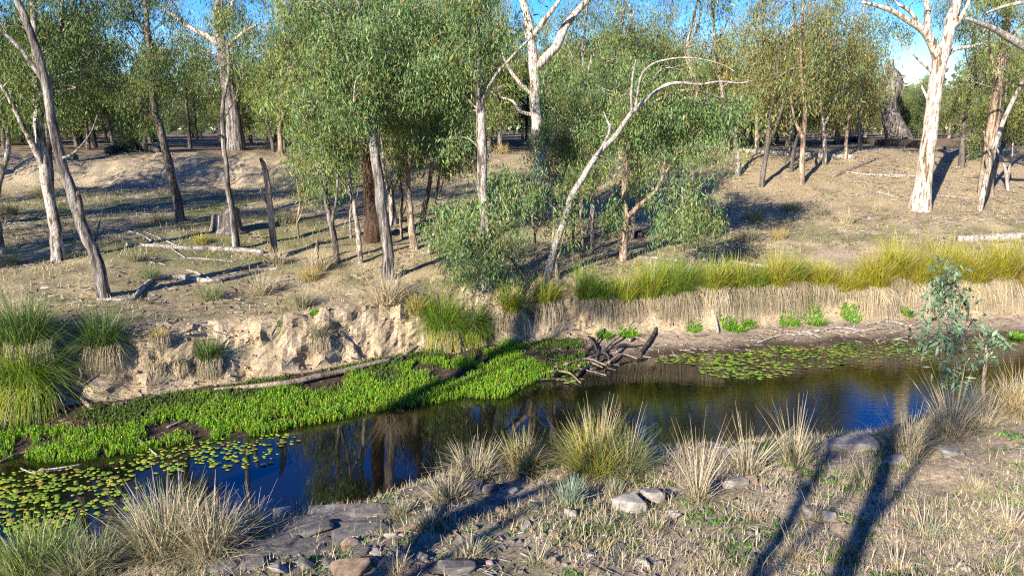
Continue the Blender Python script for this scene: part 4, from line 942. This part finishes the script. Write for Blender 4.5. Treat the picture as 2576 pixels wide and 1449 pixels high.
def herbs(name, label, x, y, size, pal, nl=5):
    n = len(x); z = height(x, y)
    mb = MB()
    bb = np.repeat(np.stack([x, y, z], 1), nl, 0)
    sz = np.repeat(size * rng.uniform(.5, 1.4, n), nl)
    bb[:, :2] += rng.normal(0, .35, (n * nl, 2)) * sz[:, None]
    c = np.repeat(pick(pal, n, .15), nl, 0) * rng.uniform(.8, 1.2, (n * nl, 1))
    blades(mb, bb, rng.random(n * nl) * 6.28, rng.uniform(.5, 1.3, n * nl), sz, sz * .42, rng.uniform(0, .5, n * nl), c, c, 2)
    tag(mb.build(name, MATS['weed']), label, 'herbs', kind='stuff')
def litter(name, label, x, y, ln, wd, pal):
    n = len(x); z = height(x, y) + .012
    a = rng.random(n) * 6.28; L = ln * rng.uniform(.3, 1.5, n); W = wd * rng.uniform(.5, 1.5, n)
    d = np.stack([np.cos(a), np.sin(a), rng.normal(.04, .12, n)], 1); s = np.stack([-np.sin(a), np.cos(a), rng.normal(0, .25, n)], 1)
    P = np.stack([x, y, z], 1)
    up = np.array([0, 0, 1.0]) * (W * .5)[:, None]
    V = np.stack([P - d * L[:,None]/2 - s * W[:,None]/2, P - d * L[:,None]/2 + s * W[:,None]/2, P + d * L[:,None]/2 + s * W[:,None]*.3, P + d * L[:,None]/2 - s * W[:,None]*.3, P - d * L[:,None] * .4 + up, P + d * L[:,None] * .4 + up], 1)
    k = (np.arange(n) * 6)[:, None]
    q = np.concatenate([k + np.array([0, 4, 5, 3]), k + np.array([1, 2, 5, 4])]); t = np.concatenate([k + np.array([0, 1, 4]), k + np.array([3, 5, 2])])
    mb = MB(); mb.add(V.reshape(-1, 3), q, t, np.repeat(pick(pal, n, .2), 6, 0))
    tag(mb.build(name, MATS['blade']), label, 'litter', kind='stuff')
x, y = scatter(60000, (-9, 14), (6.0, 17.2), lambda x, y: (y < ns(x) - .4) & (np.abs(x) < .72 * y + 1.2) & (fbm(x * 1.6, y * 1.6, 3, 461) > rng.uniform(.54, .72, len(x))))
herbs('green_herbs', 'low leafy green herbs dotted over the near bank', x[:6500], y[:6500], .055, [(.10,.19,.04), (.14,.23,.05), (.19,.25,.07), (.09,.16,.05)])
x, y = scatter(40000, (-24, 14), (15, 38), lambda x, y: (y > fb(x) + .9) & (np.abs(x) < .7 * y + 1) & (fbm(x * 1.2, y * 1.2, 3, 467) > rng.uniform(.56, .74, len(x))))
herbs('flat_herbs', 'low green and olive herbs dotted over the far flat', x[:3500], y[:3500], .06, [(.12,.17,.05), (.17,.20,.07), (.10,.15,.05)], 5)
BITS = [(.42,.36,.29), (.30,.23,.16), (.50,.44,.37), (.20,.14,.095), (.36,.27,.18)]
x, y = scatter(44000, (-22, 28), (15.5, 44), lambda x, y: (y > fb(x) + .8) & (np.abs(x) < .7 * y + 1) & (fbm(x * .6, y * .6, 3, 441) > rng.uniform(.40, .66, len(x))))
litter('leaf_litter', 'bark strips, twigs and leaf litter over the far bank', x, y, .26, .028, BITS)
x, y = scatter(14000, (-9, 14), (6.0, 17.2), lambda x, y: (y < ns(x) - .1) & (np.abs(x) < .72 * y + 1))
litter('twig_litter', 'twigs and dry leaf litter over the near bank', x, y, .12, .015, BITS)
x, y = scatter(4500, (0.5, 17), (16.5, 23), lambda x, y: (y > fw(x) - .05) & (y < fb(x) + .7))
litter('shore_litter', 'drift twigs on the muddy shelf under the sedges', x, y, .22, .022, BITS[1:] + [(.12,.09,.065)])
x, y = scatter(5000, (-11, 2), (12, 20), lambda x, y: (y > fw(x) + .3) & (y < fb(x) + .35))
litter('bank_litter', 'dark drift litter at the foot of the clay bank', x, y, .16, .022, [(.12,.09,.065), (.2,.15,.1), (.08,.06,.045)])
# clods at the foot of the clay face and pebbles on the near bank
def pebbles(name, label, x, y, s, pal, flat=.6):
    n = len(x); z = height(x, y)
    u8 = np.array([(1,0,0),(-1,0,0),(0,1,0),(0,-1,0),(0,0,1),(0,0,-1)], float)
    f8 = np.array([(0,2,4),(2,1,4),(1,3,4),(3,0,4),(2,0,5),(1,2,5),(3,1,5),(0,3,5)])
    S = s * rng.uniform(.35, 1.6, n) ** 1.5
    a = rng.random(n) * 6.28
    V = u8[None] * rng.uniform(.55, 1.3, (n, 6, 1)) * S[:, None, None] * np.array([1, 1, flat]) + rng.normal(0, .18, (n, 6, 3)) * S[:, None, None]
    ca, sa = np.cos(a)[:, None], np.sin(a)[:, None]
    V = np.stack([V[..., 0] * ca - V[..., 1] * sa, V[..., 0] * sa + V[..., 1] * ca, V[..., 2]], -1) + np.stack([x, y, z + S * .15], 1)[:, None]
    mb = MB(); mb.add(V.reshape(-1, 3), None, (np.arange(n)[:, None, None] * 6 + f8[None]).reshape(-1, 3), np.repeat(pick(pal, n, .15), 6, 0))
    tag(mb.build(name, MATS['ground']), label, 'rubble', kind='stuff')
x, y = scatter(4500, (-11, 2.5), (13, 20), lambda x, y: (y > fb(x) - .25) & (y < fb(x) + 1.0) & (rng.random(len(x)) < .8))
pebbles('clay_rubble', 'crumbled clay clods on the bare bank face', x, y, .028, [(.50,.39,.27), (.42,.32,.22), (.53,.42,.30)], .8)
x, y = scatter(5200, (-7, 13), (6.0, 16.5), lambda x, y: (y < ns(x) - .1) & (np.abs(x) < .72 * y + 1) & (rng.random(len(x)) < np.where(x < .8, .9, .35)))
pebbles('stone_rubble', 'broken slate chips and pebbles over the near bank', x, y, .04, [(.27,.24,.20), (.20,.18,.165), (.36,.26,.16), (.40,.35,.28)], .5)

# ------------------------------------------------------------------ water weed and lily pads
def weedbed(name, label, x, y, hgt, pal):
    n = len(x); z = np.maximum(height(x, y), -.02)
    H = hgt * rng.uniform(.55, 1.25, n)
    ln = rng.normal(0, .22, (n, 2)) * H[:, None]
    mb = MB(); Vs, Cs = [], []
    c = pick(pal, n, .14)
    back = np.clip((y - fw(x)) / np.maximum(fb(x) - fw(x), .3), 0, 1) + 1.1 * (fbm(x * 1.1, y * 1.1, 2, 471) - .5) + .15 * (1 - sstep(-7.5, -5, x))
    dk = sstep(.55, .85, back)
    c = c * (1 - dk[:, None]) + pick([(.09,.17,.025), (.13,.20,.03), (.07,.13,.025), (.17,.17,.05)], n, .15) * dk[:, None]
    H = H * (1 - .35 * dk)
    P0 = np.stack([x, y, z], 1)
    for lev in range(5):
        t = .2 + lev * .2
        ctr = P0 + np.concatenate([ln * t, (H * t)[:, None]], 1)
        rad = .024 * (1.2 - .6 * t)
        for q_ in range(3):
            a = rng.random(n) * 6.28
            d = np.stack([np.cos(a), np.sin(a), np.full(n, .75)], 1) * rad
            s = np.stack([-np.sin(a), np.cos(a), 0 * a], 1) * .007
            Vs.append(np.stack([ctr - s - [0, 0, .02], ctr + s - [0, 0, .02], ctr + d], 1)); Cs.append(np.repeat((c * (.75 + .32 * t))[:, None], 3, 1))
    V = np.concatenate(Vs).reshape(-1, 3); C = np.concatenate(Cs).reshape(-1, 3)
    mb.add(V, None, np.arange(len(V)).reshape(-1, 3), C)
    tag(mb.build(name, MATS['weed']), label, 'water weed', kind='stuff')
wok = lambda x, y: (y > fw(x) - .12) & (y < fb(x) + .05) & (x < 1.75) & (fbm(x * 1.4, y * 1.4, 3, 451) > .30 + .14 * sstep(.35, 1.0, (y - fw(x)) / np.maximum(fb(x) - fw(x), .3)) * (1 - .6 * sstep(-3, -1, x)) + .10 * (1 - sstep(-6.5, -4.5, x)))
x, y = scatter(95000, (-11.5, 1.8), (9.5, 19.8), wok)
k = rng.random(len(x)) < 20000 / max(len(x), 1)
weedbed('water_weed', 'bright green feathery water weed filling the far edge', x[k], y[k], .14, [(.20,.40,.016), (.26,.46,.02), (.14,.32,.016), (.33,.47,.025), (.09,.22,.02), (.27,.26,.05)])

pad_mesh = []
for s_ in range(5):
    mb = MB(); nn = 14
    th = np.linspace(.22, 6.06, nn) + rng.normal(0, .03, nn)
    rr = 1 + rng.normal(0, .05, nn)
    ring = np.stack([np.cos(th) * rr, np.sin(th) * rr * rng.uniform(.82, 1), .02 + rng.normal(0, .05, nn)], 1)
    Vv = np.vstack([[0.05, 0, 0], ring, [[0.05, 0, -.06]], ring - [0, 0, .06]])
    kk = np.arange(1, nn)
    t = np.vstack([np.stack([0 * kk, kk, kk + 1], 1), np.stack([0 * kk + nn + 1, nn + 2 + kk, nn + 1 + kk], 1)])
    qq = np.stack([kk, nn + 1 + kk, nn + 2 + kk, kk + 1], 1)
    base = np.array([[(.19,.30,.025), (.27,.34,.03), (.15,.26,.03), (.34,.33,.04), (.26,.17,.05)][s_]])
    mb.add(Vv, qq, t, base * (1 + rng.normal(0, .08, (len(Vv), 1))))
    o = mb.build('lily_pad', MATS['pad']); pad_mesh.append((o.data, Vv, qq, t, base)); bpy.data.objects.remove(o)
patches = [(50,1225,110,42,170),(190,1205,120,34,110),(75,1290,120,46,180),(250,1262,90,40,60),(330,1170,60,16,26),(440,1150,110,24,95),(560,1128,90,24,85),(580,1165,60,18,34),(700,1108,60,16,34),(250,1215,120,30,50),(430,1180,50,16,22),(20,1330,60,20,30),(660,1150,50,20,18),
           (1800,895,140,24,270),(1880,930,120,26,190),(2040,885,150,18,210),(2190,880,130,22,150),(2330,888,90,18,60),(1430,955,46,10,16),(1700,905,50,14,26),(2450,866,60,8,18),(2080,915,100,14,36)]
PADZ = ['under the floating stick', 'right of the floating stick', 'in the dense left raft', 'between raft and half-dry tussock', 'close under the weed bed tip', 'in the patch along the weed bed', 'right of the weed patch', 'outside the weed bed patch', 'last along the weed bed', 'in open water', 'between the two patches', 'beside the bottom left tussock', 'farthest from the bed',
        'at the heart of the raft', 'along its lower fringe', 'right of the raft heart', 'left of the sapling', 'behind the sapling', 'off the driftwood tangle', 'at its left end', 'right of the sapling', 'scattered below the raft']
pads = []
for pi, (u, v, ru, rv, n) in enumerate(patches):
    for _ in range(n):
        a = random.random() * 6.28; r_ = math.sqrt(random.random())
        uu, vv = u + ru * r_ * math.cos(a), v + rv * r_ * math.sin(a)
        p = onwater(uu, vv, .006)
        if p[1] > fw(p[0]) + .25 or p[1] < ns(p[0]) + .02: continue
        s = (.045 if pi < 13 else .060) * random.uniform(.6, 1.2)
        if any((p[0] - q_[0]) ** 2 + (p[1] - q_[1]) ** 2 < ((s + q_[2]) * .48) ** 2 for q_ in pads): continue
        pads.append((p[0], p[1], s, uu, pi))
pads.sort(key=lambda q_: -(q_[2] / q_[1]))
mbp = MB(); nst = 0
for k, (x, y, s, uu, pi) in enumerate(pads):
    pk = random.choice([0, 0, 1, 2, 2, 3, 3, 4] if pi < 13 else [0, 2, 2, 0, 1, 4]); me, Vv, qq, t, base = pad_mesh[pk]
    pc = ['mid green', 'yellow-green', 'deep green', 'yellow', 'browning'][pk]
    a = random.random() * 6.28
    if k < 300:
        o = bpy.data.objects.new('lily_pad', me); COL.objects.link(o)
        o.location = (x, y, .012 + .008 * random.random()); o.scale = (s, s, s * .35); o.rotation_euler = (random.gauss(0, .07), random.gauss(0, .07), a)
        if pi < 13: tag(o, f'{pc} left pool lily pad ' + PADZ[pi], 'lily pad', 'lily pads of the left pool')
        else: tag(o, f'{pc} lily pad below the right bank, ' + PADZ[pi], 'lily pad', 'lily pads below the right bank')
    else:
        c, s_ = math.cos(a), math.sin(a); nst += 1
        W_ = Vv * np.array([s, s, s * .35]); W_ = np.stack([W_[:,0] * c - W_[:,1] * s_ + x, W_[:,0] * s_ + W_[:,1] * c + y, W_[:,2] + .012], 1)
        mbp.add(W_, qq, t, np.tile(base * random.uniform(.8, 1.15), (len(Vv), 1)))
if nst: tag(mbp.build('lily_pads', MATS['pad']), 'smaller and farther lily pads spread over the creek', 'lily pads', kind='stuff')

# ------------------------------------------------------------------ dead wood
def log(name, label, pts, bark='dead_wood', lift=.5, group=None, branches=(), cat='fallen branch', Y=None, rough=.16):
    """a fallen limb: (u, v, width) along its length, lying on the land (or at depth Y where given)"""
    W = []
    for s in pts:
        p = ground(s[0], s[1]) if len(s) < 4 else at(s[0], s[1], s[3])
        r = s[2] * PXM * p[1] * .5
        if len(s) < 4: p = p + np.array([0, 0, r * lift])
        W.append((p, r))
    o0 = W[0][0]
    root = empty(name, o0, label, cat, group)
    def one(L, nm):
        P = smooth_path([p for p, r in L], 6); r = np.interp(np.linspace(0, len(L) - 1, len(P)), np.arange(len(L)), [r for p, r in L])
        mb = MB(); tube(mb, P, r, 8, (.5,) * 3, rough, int(rng.integers(999)), 0); mb.build(nm, MATS[bark], root, o0, smooth=True)
    one(W, 'main_limb')
    for b in branches:
        L = []
        for s in b:
            p = at(s[0], s[1], s[3] if len(s) > 3 else W[0][0][1])
            h_ = hz(p[0], p[1])
            if len(s) < 4: p = ground(s[0], s[1]) + np.array([0, 0, s[2] * PXM * 20 * .3])
            L.append((p, s[2] * PXM * p[1] * .5))
        one(L, 'side_branch')
    return root
log('fallen_log', 'white straight fallen log on the left flat', [(318,618,8),(400,622,10),(460,628,13),(540,630,14),(620,634,13),(664,638,12)], branches=[[(400,624,6),(370,600,5),(330,585,5),(245,570,3)], [(460,628,6),(400,600,5),(365,585,4)]])
log('fallen_branch', 'thin forked branch lying in front of the white log', [(380,662,5),(430,655,5),(480,652,6),(540,655,5),(590,660,4)], branches=[[(470,652,4),(440,632,3),(420,615,3)]])
log('fallen_branch', 'long curved grey branch beside the dead leaning trunk', [(243,757,8),(330,756,11),(352,735,12),(385,708,13),(430,700,14),(480,704,14),(540,710,13),(600,698,11),(660,684,9),(702,678,6)], branches=[[(540,710,7),(500,690,5),(470,680,4)]])
log('fallen_branch', 'pale stick behind the curved grey branch', [(560,690,6),(600,676,6),(640,672,5),(690,668,4)])
log('fallen_log', 'long pale thin log lying behind the right sedges', [(1606,648,6),(1660,652,8),(1720,658,9),(1780,657,9),(1840,660,8),(1900,668,7),(1940,674,5)])
log('fallen_log', 'thick grey log at the right edge above the golden sedges', [(2412,607,20),(2460,606,22),(2520,603,22),(2580,599,22),(2640,596,20)], bark='dead_wood')
log('fallen_log', 'long log stretched across the top of the rise', [(1655,385,8),(1760,372,9),(1850,380,10),(1960,388,12),(2060,396,14),(2150,400,15)], bark='dead_wood')
log('fallen_branch', 'brown limb sloping up the rise left of the white giant', [(2095,447,9),(2130,432,10),(2170,415,9),(2200,403,7)], bark='dead_wood_brown')
log('fallen_branch', 'forked thin white branch on the slope left of the white giant', [(2120,432,4),(2180,440,5),(2240,442,5),(2330,444,4)], branches=[[(2200,442,3),(2240,436,3),(2260,432,3)]])
log('fallen_branch', 'thin bent stick on the slope below the white giant', [(2130,492,3),(2180,490,4),(2210,485,4),(2260,498,3)])
log('fallen_branch', 'pale stick behind the white giant roots', [(2350,493,4),(2400,496,4),(2440,500,3)])
log('fallen_log', 'blackened log on the crest left of the white giant', [(2205,366,16),(2250,368,26),(2300,372,26),(2340,374,18)], bark='dead_wood_dark')
log('fallen_log', 'dark log heap on the crest under the gnarled gum', [(2100,362,12),(2150,356,18),(2200,362,14)], bark='dead_wood_dark')
log('fallen_log', 'dark upturned log and root mass above the washed-out bank', [(270,386,18),(310,380,26),(345,372,30),(372,378,18),(400,384,12)], bark='dead_wood_dark', lift=.8, branches=[[(330,372,10),(325,352,8),(312,345,4)], [(350,366,10),(372,352,7),(390,350,4)]])
log('fallen_log', 'long weathered log along the top of the weed bed', [(540,985,7),(610,984,11),(680,980,15),(740,972,16),(800,960,16),(860,946,15),(920,930,13),(985,914,11)], bark='dead_wood_brown', lift=1.6, branches=[[(985,914,10),(1010,902,11),(1035,884,8),(1050,872,5)]])
log('fallen_branch', 'grey limb slanting through the weed bed', [(420,1082,5),(470,1060,6),(520,1036,7),(545,1012,9),(580,990,8)], bark='dead_wood_brown', lift=2.2)
log('fallen_branch', 'pale thin stick poking from the weed bed', [(342,1100,3),(362,1122,4),(395,1150,4)], lift=2.5)
log('fallen_branch', 'bent dead branch with snapped arms standing at the foot of the left bank', [(190,985,14),(178,955,12),(160,920,10),(146,890,7),(140,872,5)], bark='dead_wood_brown', lift=.2, branches=[[(165,935,6,15.1),(140,915,5,15.0),(112,908,3,14.9)], [(192,975,9,14.8),(206,945,8,14.7),(200,925,5,14.7)]])
log('dead_root', 'knotted dead root lying under the bent dead branch', [(170,985,10),(195,1000,18),(215,1015,14),(235,1035,8)], bark='dead_wood_brown', cat='dead root')
log('fallen_branch', 'thin branches drifting at the waterline, far left', [(0,1165,4),(40,1150,5),(90,1135,4),(150,1128,4),(190,1122,3)], bark='dead_wood_brown', lift=2.0)
log('fallen_branch', 'forked stick floating in the left pool', [(52,1180,3),(80,1192,4),(110,1186,5),(150,1180,4),(205,1170,3)], lift=1.0)
log('driftwood', 'long pale root at the left foot of the bank', [(0,1062,8),(50,1058,9),(100,1045,10),(150,1030,9)], lift=.8, cat='driftwood')
log('dead_stick', 'upright forked dead stick on the right mud shelf', [(1806,840,8),(1800,810,8),(1790,785,7),(1780,770,6)], bark='dead_wood', lift=.2, cat='dead stick', branches=[[(1800,812,4,20.7),(1792,790,3,20.6),(1782,770,2,20.5)]])
log('dead_log', 'dark slanting log at the right end of the driftwood tangle', [(1608,900,12),(1630,870,13),(1645,845,11),(1652,825,10),(1665,808,8)], bark='dead_wood_dark', lift=.9, cat='dead log')
dr = [((1480,905),(1560,888)), ((1420,925),(1520,900)), ((1460,935),(1545,915)), ((1530,925),(1605,908)), ((1440,895),(1500,940)), ((1500,870),(1470,930)), ((1520,840),(1490,915)), ((1560,860),(1500,905)), ((1400,940),(1470,915)), ((1545,900),(1600,880)), ((1480,860),(1500,925)), ((1430,910),(1560,925)), ((1515,915),(1540,870)), ((1450,950),(1500,930)), ((1550,935),(1520,945)), ((1390,955),(1450,935))]
dr.sort(key=lambda q_: q_[0][0] + q_[1][0])
for q_ in range(10):
    u = random.uniform(1400, 1640); v = 950 - (u - 1400) * .30 + random.uniform(-30, 18); a = random.uniform(-.9, .7); l_ = random.uniform(25, 75)
    dr.append(((u - l_ * math.cos(a), v + l_ * math.sin(a) * .5), (u + l_ * math.cos(a), v - l_ * math.sin(a) * .5)))
dr.sort(key=lambda q_: q_[0][0] + q_[1][0])
for k, (a, b_) in enumerate(dr):
    md = ((a[0] + b_[0]) / 2 + random.uniform(-12, 12), (a[1] + b_[1]) / 2 - random.uniform(4, 16))
    wd_ = random.uniform(4, 9)
    log('driftwood', f'{ORD(k)} stick from the left in the driftwood tangle where the weed bed ends', [(a[0], a[1], wd_), (md[0], md[1], wd_ * .8), (b_[0], b_[1], wd_ * .4)], bark=['dead_wood_dark', 'dead_wood_brown', 'dead_wood_dark'][k % 3], lift=1.5 + (k % 4), group='driftwood tangle', cat='driftwood')
for k in range(14):
    u = 1920 + 37 * k + random.uniform(-12, 12); v = 842 - (u - 1920) * .03 + random.uniform(-14, 14); a = random.uniform(-.5, .5); l_ = random.uniform(25, 70)
    log('driftwood', f'{ORD(k)} dry branch from the left strewn along the right waterline', [(u - l_ * math.cos(a), v - l_ * math.sin(a) * .4, random.uniform(3, 7)), (u, v - random.uniform(2, 10), 5), (u + l_ * math.cos(a), v + l_ * math.sin(a) * .4, 2.5)], bark=['dead_wood_brown', 'dead_wood'][k % 2], lift=1.5, group='driftwood on the right mud shelf', cat='driftwood')
flats = []
for k in range(34):
    u = 20 + k * 60 + random.uniform(-25, 25) if k < 22 else 1650 + (k - 22) * 75 + random.uniform(-30, 30); v = random.uniform(560, 745) if k < 22 else random.uniform(395, 500)
    l_ = random.uniform(15, 55); a = random.uniform(-.6, .6)
    log('fallen_stick', f'thin dead stick on the left and central flat, {ORD(k)} from the left' if k < 22 else f'thin dead stick on the right-hand rise, {ORD(k - 22)} from the left', [(u, v, random.uniform(2, 4.5)), (u + l_ * math.cos(a) * .5, v - l_ * math.sin(a) * .2 - 3, 3.5), (u + l_ * math.cos(a), v - l_ * math.sin(a) * .4, 1.6)], bark=['dead_wood', 'dead_wood_brown'][k % 2], lift=.8, group='sticks on the flat' if k < 22 else 'sticks on the rise', cat='stick')

# stumps
def stump(label, u, v, wpx, hpx, bark, top_slant=.15):
    p = ground(u, v); m_ = PXM * p[1]; r = wpx * m_ * .5; h = hpx * m_
    n, lev = 22, 9
    th = np.arange(n) / n * 6.283
    V = []
    for L in range(lev):
        t = L / (lev - 1)
        rr = r * (1.12 - .22 * t ** .5 + .25 * math.exp(-t * 8)) * (1 + .10 * np.sin(th * 4 + 1) + .10 * (vnoise(np.cos(th) * 2 + 4, np.sin(th) * 2 + 4, 0 * th + t * .7, 7) - .5) * 2)
        zz_ = h * t * (1 + top_slant * np.cos(th) * t + .16 * t * (vnoise(np.cos(th) * 3 + 9, np.sin(th) * 3, None, 3) - .5) * 2) - .06
        V.append(np.stack([np.cos(th) * rr, np.sin(th) * rr, zz_], 1))
    for f_ in (.72, .66):
        V.append(V[lev - 1] * np.array([f_, f_, 1]) - np.array([0, 0, h * (.03 if f_ > .7 else .22)]))
    V.append(np.array([[0, 0, h * .7]]))
    lv = lev + 2
    i_, j_ = np.meshgrid(np.arange(lv - 1), np.arange(n), indexing='ij')
    q = np.stack([i_ * n + j_, i_ * n + (j_ + 1) % n, (i_ + 1) * n + (j_ + 1) % n, (i_ + 1) * n + j_], -1).reshape(-1, 4)
    j_ = np.arange(n)
    mb = MB(); mb.add(np.vstack(V), q, np.stack([np.full(n, lv * n), (lv - 1) * n + j_, (lv - 1) * n + (j_ + 1) % n], 1))
    o = mb.build('tree_stump', MATS[bark], None, p, smooth=True); o.location = p
    for me in (o.data,):
        co = np.zeros(len(me.vertices) * 3, np.float32); me.vertices.foreach_get('co', co); co = co.reshape(-1, 3) + np.asarray(p, np.float32); me.vertices.foreach_set('co', co.ravel())
    tag(o, label, 'stump')
stump('wide weathered grey stump on the left flat', 572, 580, 70, 50, 'bark_grey')
stump('small broken stump among straw grass left of centre', 797, 655, 14, 44, 'dead_wood_brown', .4)
stump('short pale post-like stump behind the right sedges', 1818, 668, 13, 46, 'dead_wood', .3)
stump('low charred stump behind the tan-barked gum', 1610, 596, 34, 18, 'dead_wood_dark')

# ------------------------------------------------------------------ stones
def rock(name, label, p, sx, sy, sz, mat, rz=0.0, tilt=0.0, group=None, sink=.25, npts=16):
    bm = bmesh.new()
    pts_ = rng.uniform(-1, 1, (npts, 3)); pts_ /= np.max(np.abs(pts_), axis=1)[:, None] ** .8
    pts_[:, 2] = np.clip(pts_[:, 2] * 1.3, -1, 1)
    vs_ = [bm.verts.new((a * sx, b_ * sy, c * sz)) for a, b_, c in pts_]
    bmesh.ops.convex_hull(bm, input=vs_)
    for v_ in [v_ for v_ in bm.verts if not v_.link_faces]: bm.verts.remove(v_)
    bmesh.ops.bevel(bm, geom=list(bm.edges), offset=min(sx, sy, sz) * .14, segments=1, affect='EDGES')
    me = bpy.data.meshes.new(name); bm.to_mesh(me); bm.free()
    me.materials.append(MATS[mat])
    o = bpy.data.objects.new(name, me); COL.objects.link(o)
    o.location = (p[0], p[1], p[2] + sz * (1 - 2 * sink)); o.rotation_euler = (tilt, random.gauss(0, .06), rz)
    return tag(o, label, 'rock', group)
def px_rock(label, u, v, wpx, dpx, hpx, mat, rz=0, tilt=0, name='rock', **kw):
    p = ground(u, v); m_ = PXM * p[1] * .5
    return rock(name, label, p, wpx * m_, dpx * m_, hpx * m_, mat, rz, tilt, **kw)
px_rock('grey lichened rock beside the straw clump at the shore', 1175, 1245, 95, 60, 44, 'slate', .2)
px_rock('white split rock at lower centre, left half', 1585, 1285, 95, 70, 46, 'pale_stone', .3, .15)
px_rock('white split rock at lower centre, right half', 1640, 1262, 70, 60, 40, 'pale_stone', -.3, -.1)
px_rock('small pale stone left of the white split rock', 1437, 1300, 40, 34, 26, 'pale_stone')
px_rock('flat grey stone right of centre on the near bank', 1845, 1225, 85, 50, 34, 'pale_stone', .5)
px_rock('brown stone just right of the flat grey stone', 1890, 1218, 40, 34, 22, 'ochre_stone')
px_rock('grey-green stone in the lower right shade', 2045, 1300, 60, 50, 34, 'slate')
px_rock('pale stone beside the grey-green stone', 2085, 1305, 44, 36, 24, 'pale_stone')
px_rock('smooth sandy ledge jutting into the creek at right', 2140, 1125, 160, 90, 40, 'pale_stone', .05, sink=.35, npts=26, name='sandy_rock')
px_rock('tan stone at the bottom edge left of centre', 880, 1446, 120, 70, 40, 'ochre_stone', .1, .1)
px_rock('grey slab at the bottom edge right of the tan stone', 1150, 1440, 110, 60, 34, 'slate', .2)
px_rock('pale rock at the bare right slope', 2380, 1145, 70, 50, 26, 'pale_stone')
px_rock('squat grey stone at the lower right', 1890, 1410, 40, 34, 24, 'slate')
px_rock('pale block at the right shore under dry grass', 2250, 1165, 60, 40, 24, 'pale_stone')
# slate ledge running down to the water at bottom left of centre
for k, (u, v, wp, dp, hp, rz, mt) in enumerate([(885,1292,240,60,20,.28,'slate'),(800,1318,230,70,22,.34,'slate'),(740,1345,220,80,24,.38,'slate'),(840,1340,240,90,22,.30,'slate'),(660,1385,220,90,24,.42,'slate'),(760,1385,240,90,20,.36,'slate'),(600,1420,180,80,22,.45,'slate'),(910,1345,160,70,18,.25,'slate')]):
    px_rock(f'long slab of dark slate, {order[k]} down from the water end of the ledge', u, v, wp, dp, hp, mt, rz + random.gauss(0, .1), random.gauss(.04, .09), name='slate_rock', group='slate ledge', sink=.45, npts=30)
ch = [(720,1296,70,26,'pale_stone'),(850,1280,60,20,'ochre_stone'),(805,1390,50,24,'slate'),(880,1375,80,30,'ochre_stone'),(640,1425,70,28,'slate'),(700,1440,60,28,'pale_stone'),(770,1428,60,30,'slate'),(830,1425,44,26,'slate'),(870,1430,40,24,'pale_stone'),(910,1400,50,26,'slate'),(950,1395,44,24,'pale_stone'),(960,1420,40,26,'ochre_stone'),(1000,1385,36,20,'slate'),(1020,1340,60,22,'ochre_stone'),(985,1350,46,24,'pale_stone'),(560,1440,80,30,'slate'),(1060,1410,44,24,'pale_stone'),(1110,1430,40,20,'slate'),(1130,1300,40,22,'slate'),(1230,1240,60,26,'slate'),(1260,1290,36,18,'ochre_stone'),(1320,1330,40,18,'pale_stone'),(1400,1350,34,16,'ochre_stone'),(1480,1400,40,20,'pale_stone'),(1560,1380,36,18,'slate'),(1700,1300,44,18,'pale_stone'),(1740,1380,34,16,'slate'),(1290,1240,40,18,'pale_stone'),(1380,1420,50,20,'ochre_stone'),(1620,1420,44,20,'pale_stone')]
ch.sort(); cnt_ = {}
for k, (u, v, wp, hp, mt) in enumerate(ch):
    nm = {'slate': 'grey', 'ochre_stone': 'rusty brown', 'pale_stone': 'pale'}[mt]
    ky = (nm, u < 1100); cnt_[ky] = cnt_.get(ky, -1) + 1
    px_rock(f'{ORD(cnt_[ky])} {nm} angular stone from the left in the rubble below the slate ledge' if u < 1100 else f'{ORD(cnt_[ky])} {nm} angular stone from the left at lower centre of the near bank', u, v, wp, wp * .7, hp, mt, random.uniform(-.6, .8), random.gauss(0, .15), group='loose angular stones', sink=.3, npts=12)

# ------------------------------------------------------------------ near-shore gum sapling with large blue-green leaves
p = ground(2478, 1045)
Yb = p[1]; m_ = PXM * Yb
root = empty('gum_sapling', p, 'leafy blue-green gum sapling on the near shore at right', 'sapling')
T = [(p - np.array([0, 0, .1]), 7 * m_)] + [(at(u, v, Yb + dy), w_ * m_ * .5) for u, v, w_, dy in [(2474,980,11,0),(2478,920,10,0),(2482,880,9,.05),(2462,840,7,.1),(2440,800,6,.1),(2420,750,5,.1),(2395,700,4,.05),(2385,668,2,0)]]
B = [[(at(u, v, Yb + dy), w_ * m_ * .5) for u, v, w_, dy in L] for L in
     [[(2482,885,5,0),(2500,862,4,-.1),(2520,845,2,-.15)], [(2468,850,5,.1),(2430,850,4,-.05),(2390,838,3,-.2),(2340,845,2,-.3)], [(2480,890,4,0),(2440,905,3,-.2),(2410,915,2,-.25)], [(2440,800,4,.1),(2400,780,3,.2),(2350,755,2,.3)]]]
bl = [(at(u, v, Yb + dy), (ru * m_, ru * m_, rv * m_), n) for u, v, ru, rv, n, dy in [(2385,690,34,26,8,0),(2405,740,36,22,8,.1),(2360,752,24,14,8,.2),(2440,820,46,26,16,0),(2345,845,36,16,12,-.25),(2405,850,30,16,8,-.1),(2500,850,28,18,8,-.1),(2402,925,14,16,4,-.25)]]
make_tree(root, p, T, B, bl, [(.19,.28,.15), (.15,.23,.13), (.24,.32,.18), (.13,.20,.11)], 'bark_brown', leaf=.16, per=7, spread=.09, cl=.10, tw_scale=.5, sides=7, aspect=.26, droop=.55, flare=.1, branch_bark='bark_brown')
